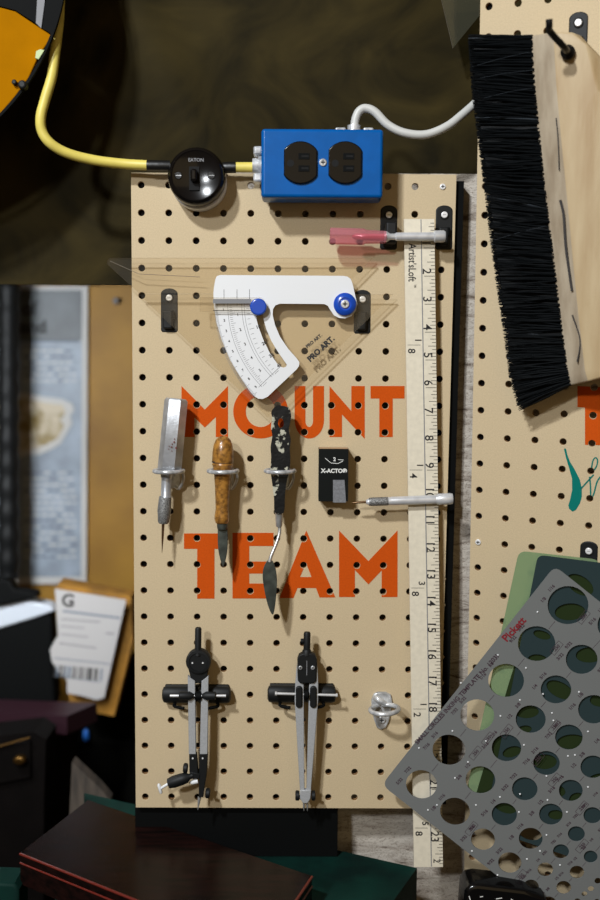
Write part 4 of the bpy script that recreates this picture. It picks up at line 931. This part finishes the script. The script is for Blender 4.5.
m_ = MB(); m_.prism(B.xy([(-20, 386), (25, 393), (45, 397), (62, 399), (72, 404), (74, 410), (70, 416), (72, 424), (66, 434), (60, 444), (50, 450), (38, 455), (28, 455), (18, 459), (-20, 460)], -.9365), -.939, -.9365, 'white_paper')
m_.prism(B.xy([(-20, 392), (25, 399), (45, 403), (62, 405), (66, 412), (60, 420), (64, 426), (58, 438), (46, 445), (28, 450), (-20, 453)], -.936), -.9365, -.936, 'cream'); m_.build('picture', t, label='cream shell-like picture')
# ribbed post
a = B.at(8.5, 285, -.86); b = B.at(8.5, 578, -.86); k = B.k(8, 400, -.86); ln = (b-a).length; prof = []
for i in range(121):
    s = i/120; prof.append((10.5*k*(1+.07*math.sin(s*2*PI*12)), s*ln))
m_ = MB(); m_.lathe(prof, a, b-a, 'black_plastic', 24); tag(m_.build('ribbed_hose'), 'black ribbed vertical hose at the far left edge in front of the poster', 'hose')
# wall hook on the plywood
m_ = MB(); e = B.at(116, 301, -.94); m_.disc(e.x, e.y, .006, -.95, -.935, 'grey_bright', 14, .002); tag(m_.build('bolt'), 'small pale bolt in the plywood near the top', 'bolt')
# cardboard box with shipping label
slab('cardboard_box', 'brown cardboard box standing behind the white shipping label', 'cardboard box', [(58, 583), (131, 596), (133, 640), (114, 716), (70, 708)], -.64, -.60, 'cardboard')
t = Thing('shipping_label', 'white paper shipping label with a large letter G and a barcode', 'paper label', B, B.at(88, 640, -.59))
m_ = MB(); h = -.58
m_.prism(B.xy([(55, 589), (126, 600), (104, 698), (96, 700), (82, 696), (67, 693), (67, 680), (58, 672), (52, 662), (50, 650), (54, 642), (58, 636)], h), h-.002, h, 'paper_white'); m_.build('paper', t)
m_ = MB(); e = B.at(68, 601, h); k = B.k(68, 600, h); m_.text('G', e.x, e.y, h, 18*k, 'ink', bold=.0008, rot=-.1)
def ln_(x0, y0, x1, y1, w, m='poster_line'):
    a = B.at(x0, y0, h); b = B.at(x1, y1, h); rline(a, b, w*k, m, h+.0001)
ln_(63, 611, 120, 618, 2, 'poster_line'); ln_(61, 619, 100, 622, 1.2, 'grey_ink'); ln_(60, 626, 84, 628, 1, 'grey_ink'); ln_(60, 634, 88, 637, 1, 'grey_ink'); ln_(106, 633, 114, 634, 1.5, 'grey_ink'); ln_(59, 643, 96, 648, 1.2, 'grey_ink'); ln_(54, 658, 110, 664, 1); ln_(58, 676, 100, 682, 1)
r_ = random.Random(2); x = 55
while x < 104:
    w = r_.choice([1.2, 2, 2.8]); ln_(x, 665+(x-55)*.08, x-1, 677+(x-55)*.08, w, 'ink' if r_.random() < .6 else 'poster_line'); x += w+r_.uniform(.8, 2.4)
m_.build('print', t)
# printer
t = Thing('printer', 'black desktop printer with a white top at the left edge below the poster', 'printer', B, B.at(10, 690, -.62))
m_ = MB(); m_.bevprism(B.xy([(-60, 620), (30, 614), (51, 612), (53, 640), (56, 700), (52, 712), (-60, 716)], -.60), -.63, -.60, 'black_satin', .006); m_.build('body', t)
m_ = MB(); m_.bevprism(B.xy([(-60, 612), (0, 603), (30, 601), (50, 606), (54, 611), (30, 620), (0, 629), (-60, 640)], -.595), -.625, -.595, 'printer_white', .004); m_.build('lid', t, label='white lid')
m_ = MB(); m_.bevprism(B.xy([(-60, 575), (8, 580), (15, 590), (36, 593), (37, 598), (22, 601), (0, 606), (-60, 612)], -.585), -.61, -.585, 'black_satin', .004); m_.build('feeder', t)
# maroon shelf, dark cabinet with drawer
t = Thing('side_table', 'dark maroon table top under the printer', 'table', B, B.at(20, 720, -.5))
z1 = B.at(67, 716, -.50)
Tf = Frame((z1.x, .50, H+z1.y), (math.cos(.35), -math.sin(.35)*-1*-1, 0), (0, 0, 1), (0, 0, 1))
TT = hor(H+z1.y)
c0 = Vector(TT.at(67, 716, 0)[:2]); c1 = Vector(TT.at(97, 703, 0)[:2]); dl = Vector((-.6, .06)); 
t2 = t; t.ob.matrix_world = TT.mat(c0.x, c0.y, 0); t.o = Vector((c0.x, c0.y, 0)); t.F = TT
m_ = MB(); m_.prism([tuple(c0), tuple(c1), tuple(c1+dl), tuple(c0+dl)], -.028, 0, 'maroon'); m_.build('table_top', t)
CB = TT
m_ = MB(); c2_ = c0+Vector((-.03, .02)); m_.prism([tuple(c2_), tuple(c2_+(c1-c0)*.9), tuple(c2_+(c1-c0)*.9+dl), tuple(c2_+dl)], -(H+z1.y), -.029, 'dark_wood'); m_.build('cabinet_body', t)
m_ = MB(); hz = B.at(20, 757, -.475); m_.prism(B.xy([(-30, 742), (42, 736), (46, 790), (-30, 800)], -.44), 0, 0.001, 'dark_wood') if 0 else None
t = Thing('drawer_cabinet', 'very dark cabinet with a small brass pull at the lower left edge', 'cabinet', B, B.at(0, 900, -.40))
m_ = MB(); m_.prism(B.xy([(-80, 745), (34, 732), (46, 740), (44, 800), (40, floor_row(40, -.40)), (-80, floor_row(-80, -.40))], -.40), -.46, -.40, 'dark_wood'); m_.build('body', t)
m_ = MB(); m_.bevprism(B.xy([(-80, 756), (30, 741), (31, 778), (-80, 800)], -.395), -.40, -.395, 'dark_wood', .002); dr = m_.build('drawer', t)
m_ = MB(); e = B.at(20, 760, -.39); m_.bevprism(circ((e.x, e.y), .009, 16, .7), -.396, -.385, 'brass', .003); m_.tube([B.at(-10, 749, -.392), B.at(30, 737.5, -.392)], .0012, 'brass', 6); m_.build('pull', T=t, parent=dr)
slab('black_bag', 'black bag standing behind the left edge of the middle pegboard', 'bag', [(60, 722), (100, 700), (122, 672), (132, 655), (180, 640), (200, 780), (190, floor_row(190, -.70)), (60, floor_row(60, -.70))], -.74, -.70, 'black_cloth', .01)
m_ = MB(); e = B.at(86, 735, -.69); m_.lathe([(.003, 0), (.005, .003), (.005, .016), (.002, .02)], (e.x, e.y-.01, -.69), (0, 1, 0), 'blue_small', 14); tag(m_.build('bottle_cap'), 'tiny blue cap glinting in the dark under the cardboard box', 'cap')
slab('weathered_plank', 'weathered grey plank between the cabinet and the wooden chest', 'plank', [(72, 762), (98, 786), (110, 800), (125, floor_row(125, -.30)), (40, floor_row(40, -.30))], -.32, -.30, 'shaded_plank')
slab('green_crate', 'green corner of a crate at the bottom left corner', 'crate', [(-40, 882), (14, 884), (19, 890), (18, floor_row(18, .06)), (-40, floor_row(-40, .06))], .03, .06, 'green_paint', .003)

# ------------------------------------------------------------------ light
def area(name, loc, tgt, size, power, col, sy=None):
    d = bpy.data.lights.new(name, 'AREA'); d.size = size; d.energy = power; d.color = col
    if sy: d.shape = 'RECTANGLE'; d.size_y = sy
    o = bpy.data.objects.new(name, d); COL.objects.link(o); o.location = loc
    o.rotation_euler = (Vector(tgt)-Vector(loc)).to_track_quat('-Z', 'Y').to_euler()
tg = (.15, 0, H-.3)
area('ceiling_lamp', (.15-.82, -1.57, H-.34+1.47), tg, .12, 43, (.95, .99, 1.03))
area('desk_lamp', (.15-.82, -1.9, H-.34+.92), tg, .13, 19, (.95, .99, 1.03))
area('room_glow', (.6, -2.2, H+.2), tg, 1.8, 4.6, (1, .74, .38))
area('back_fill', (-.44, .12, H-.12), (-.25, .95, H-.40), .2, 6.5, (.9, .95, 1))  # added fill brightening the left background, no visible source
w = bpy.data.worlds.new('world'); scene.world = w; w.use_nodes = True
w.node_tree.nodes['Background'].inputs[0].default_value = (.9, .62, .34, 1); w.node_tree.nodes['Background'].inputs[1].default_value = .095
scene.view_settings.view_transform = 'Standard'; scene.view_settings.look = 'None'; scene.view_settings.exposure = 0; scene.view_settings.gamma = 1
scene.view_settings.use_curve_mapping = False
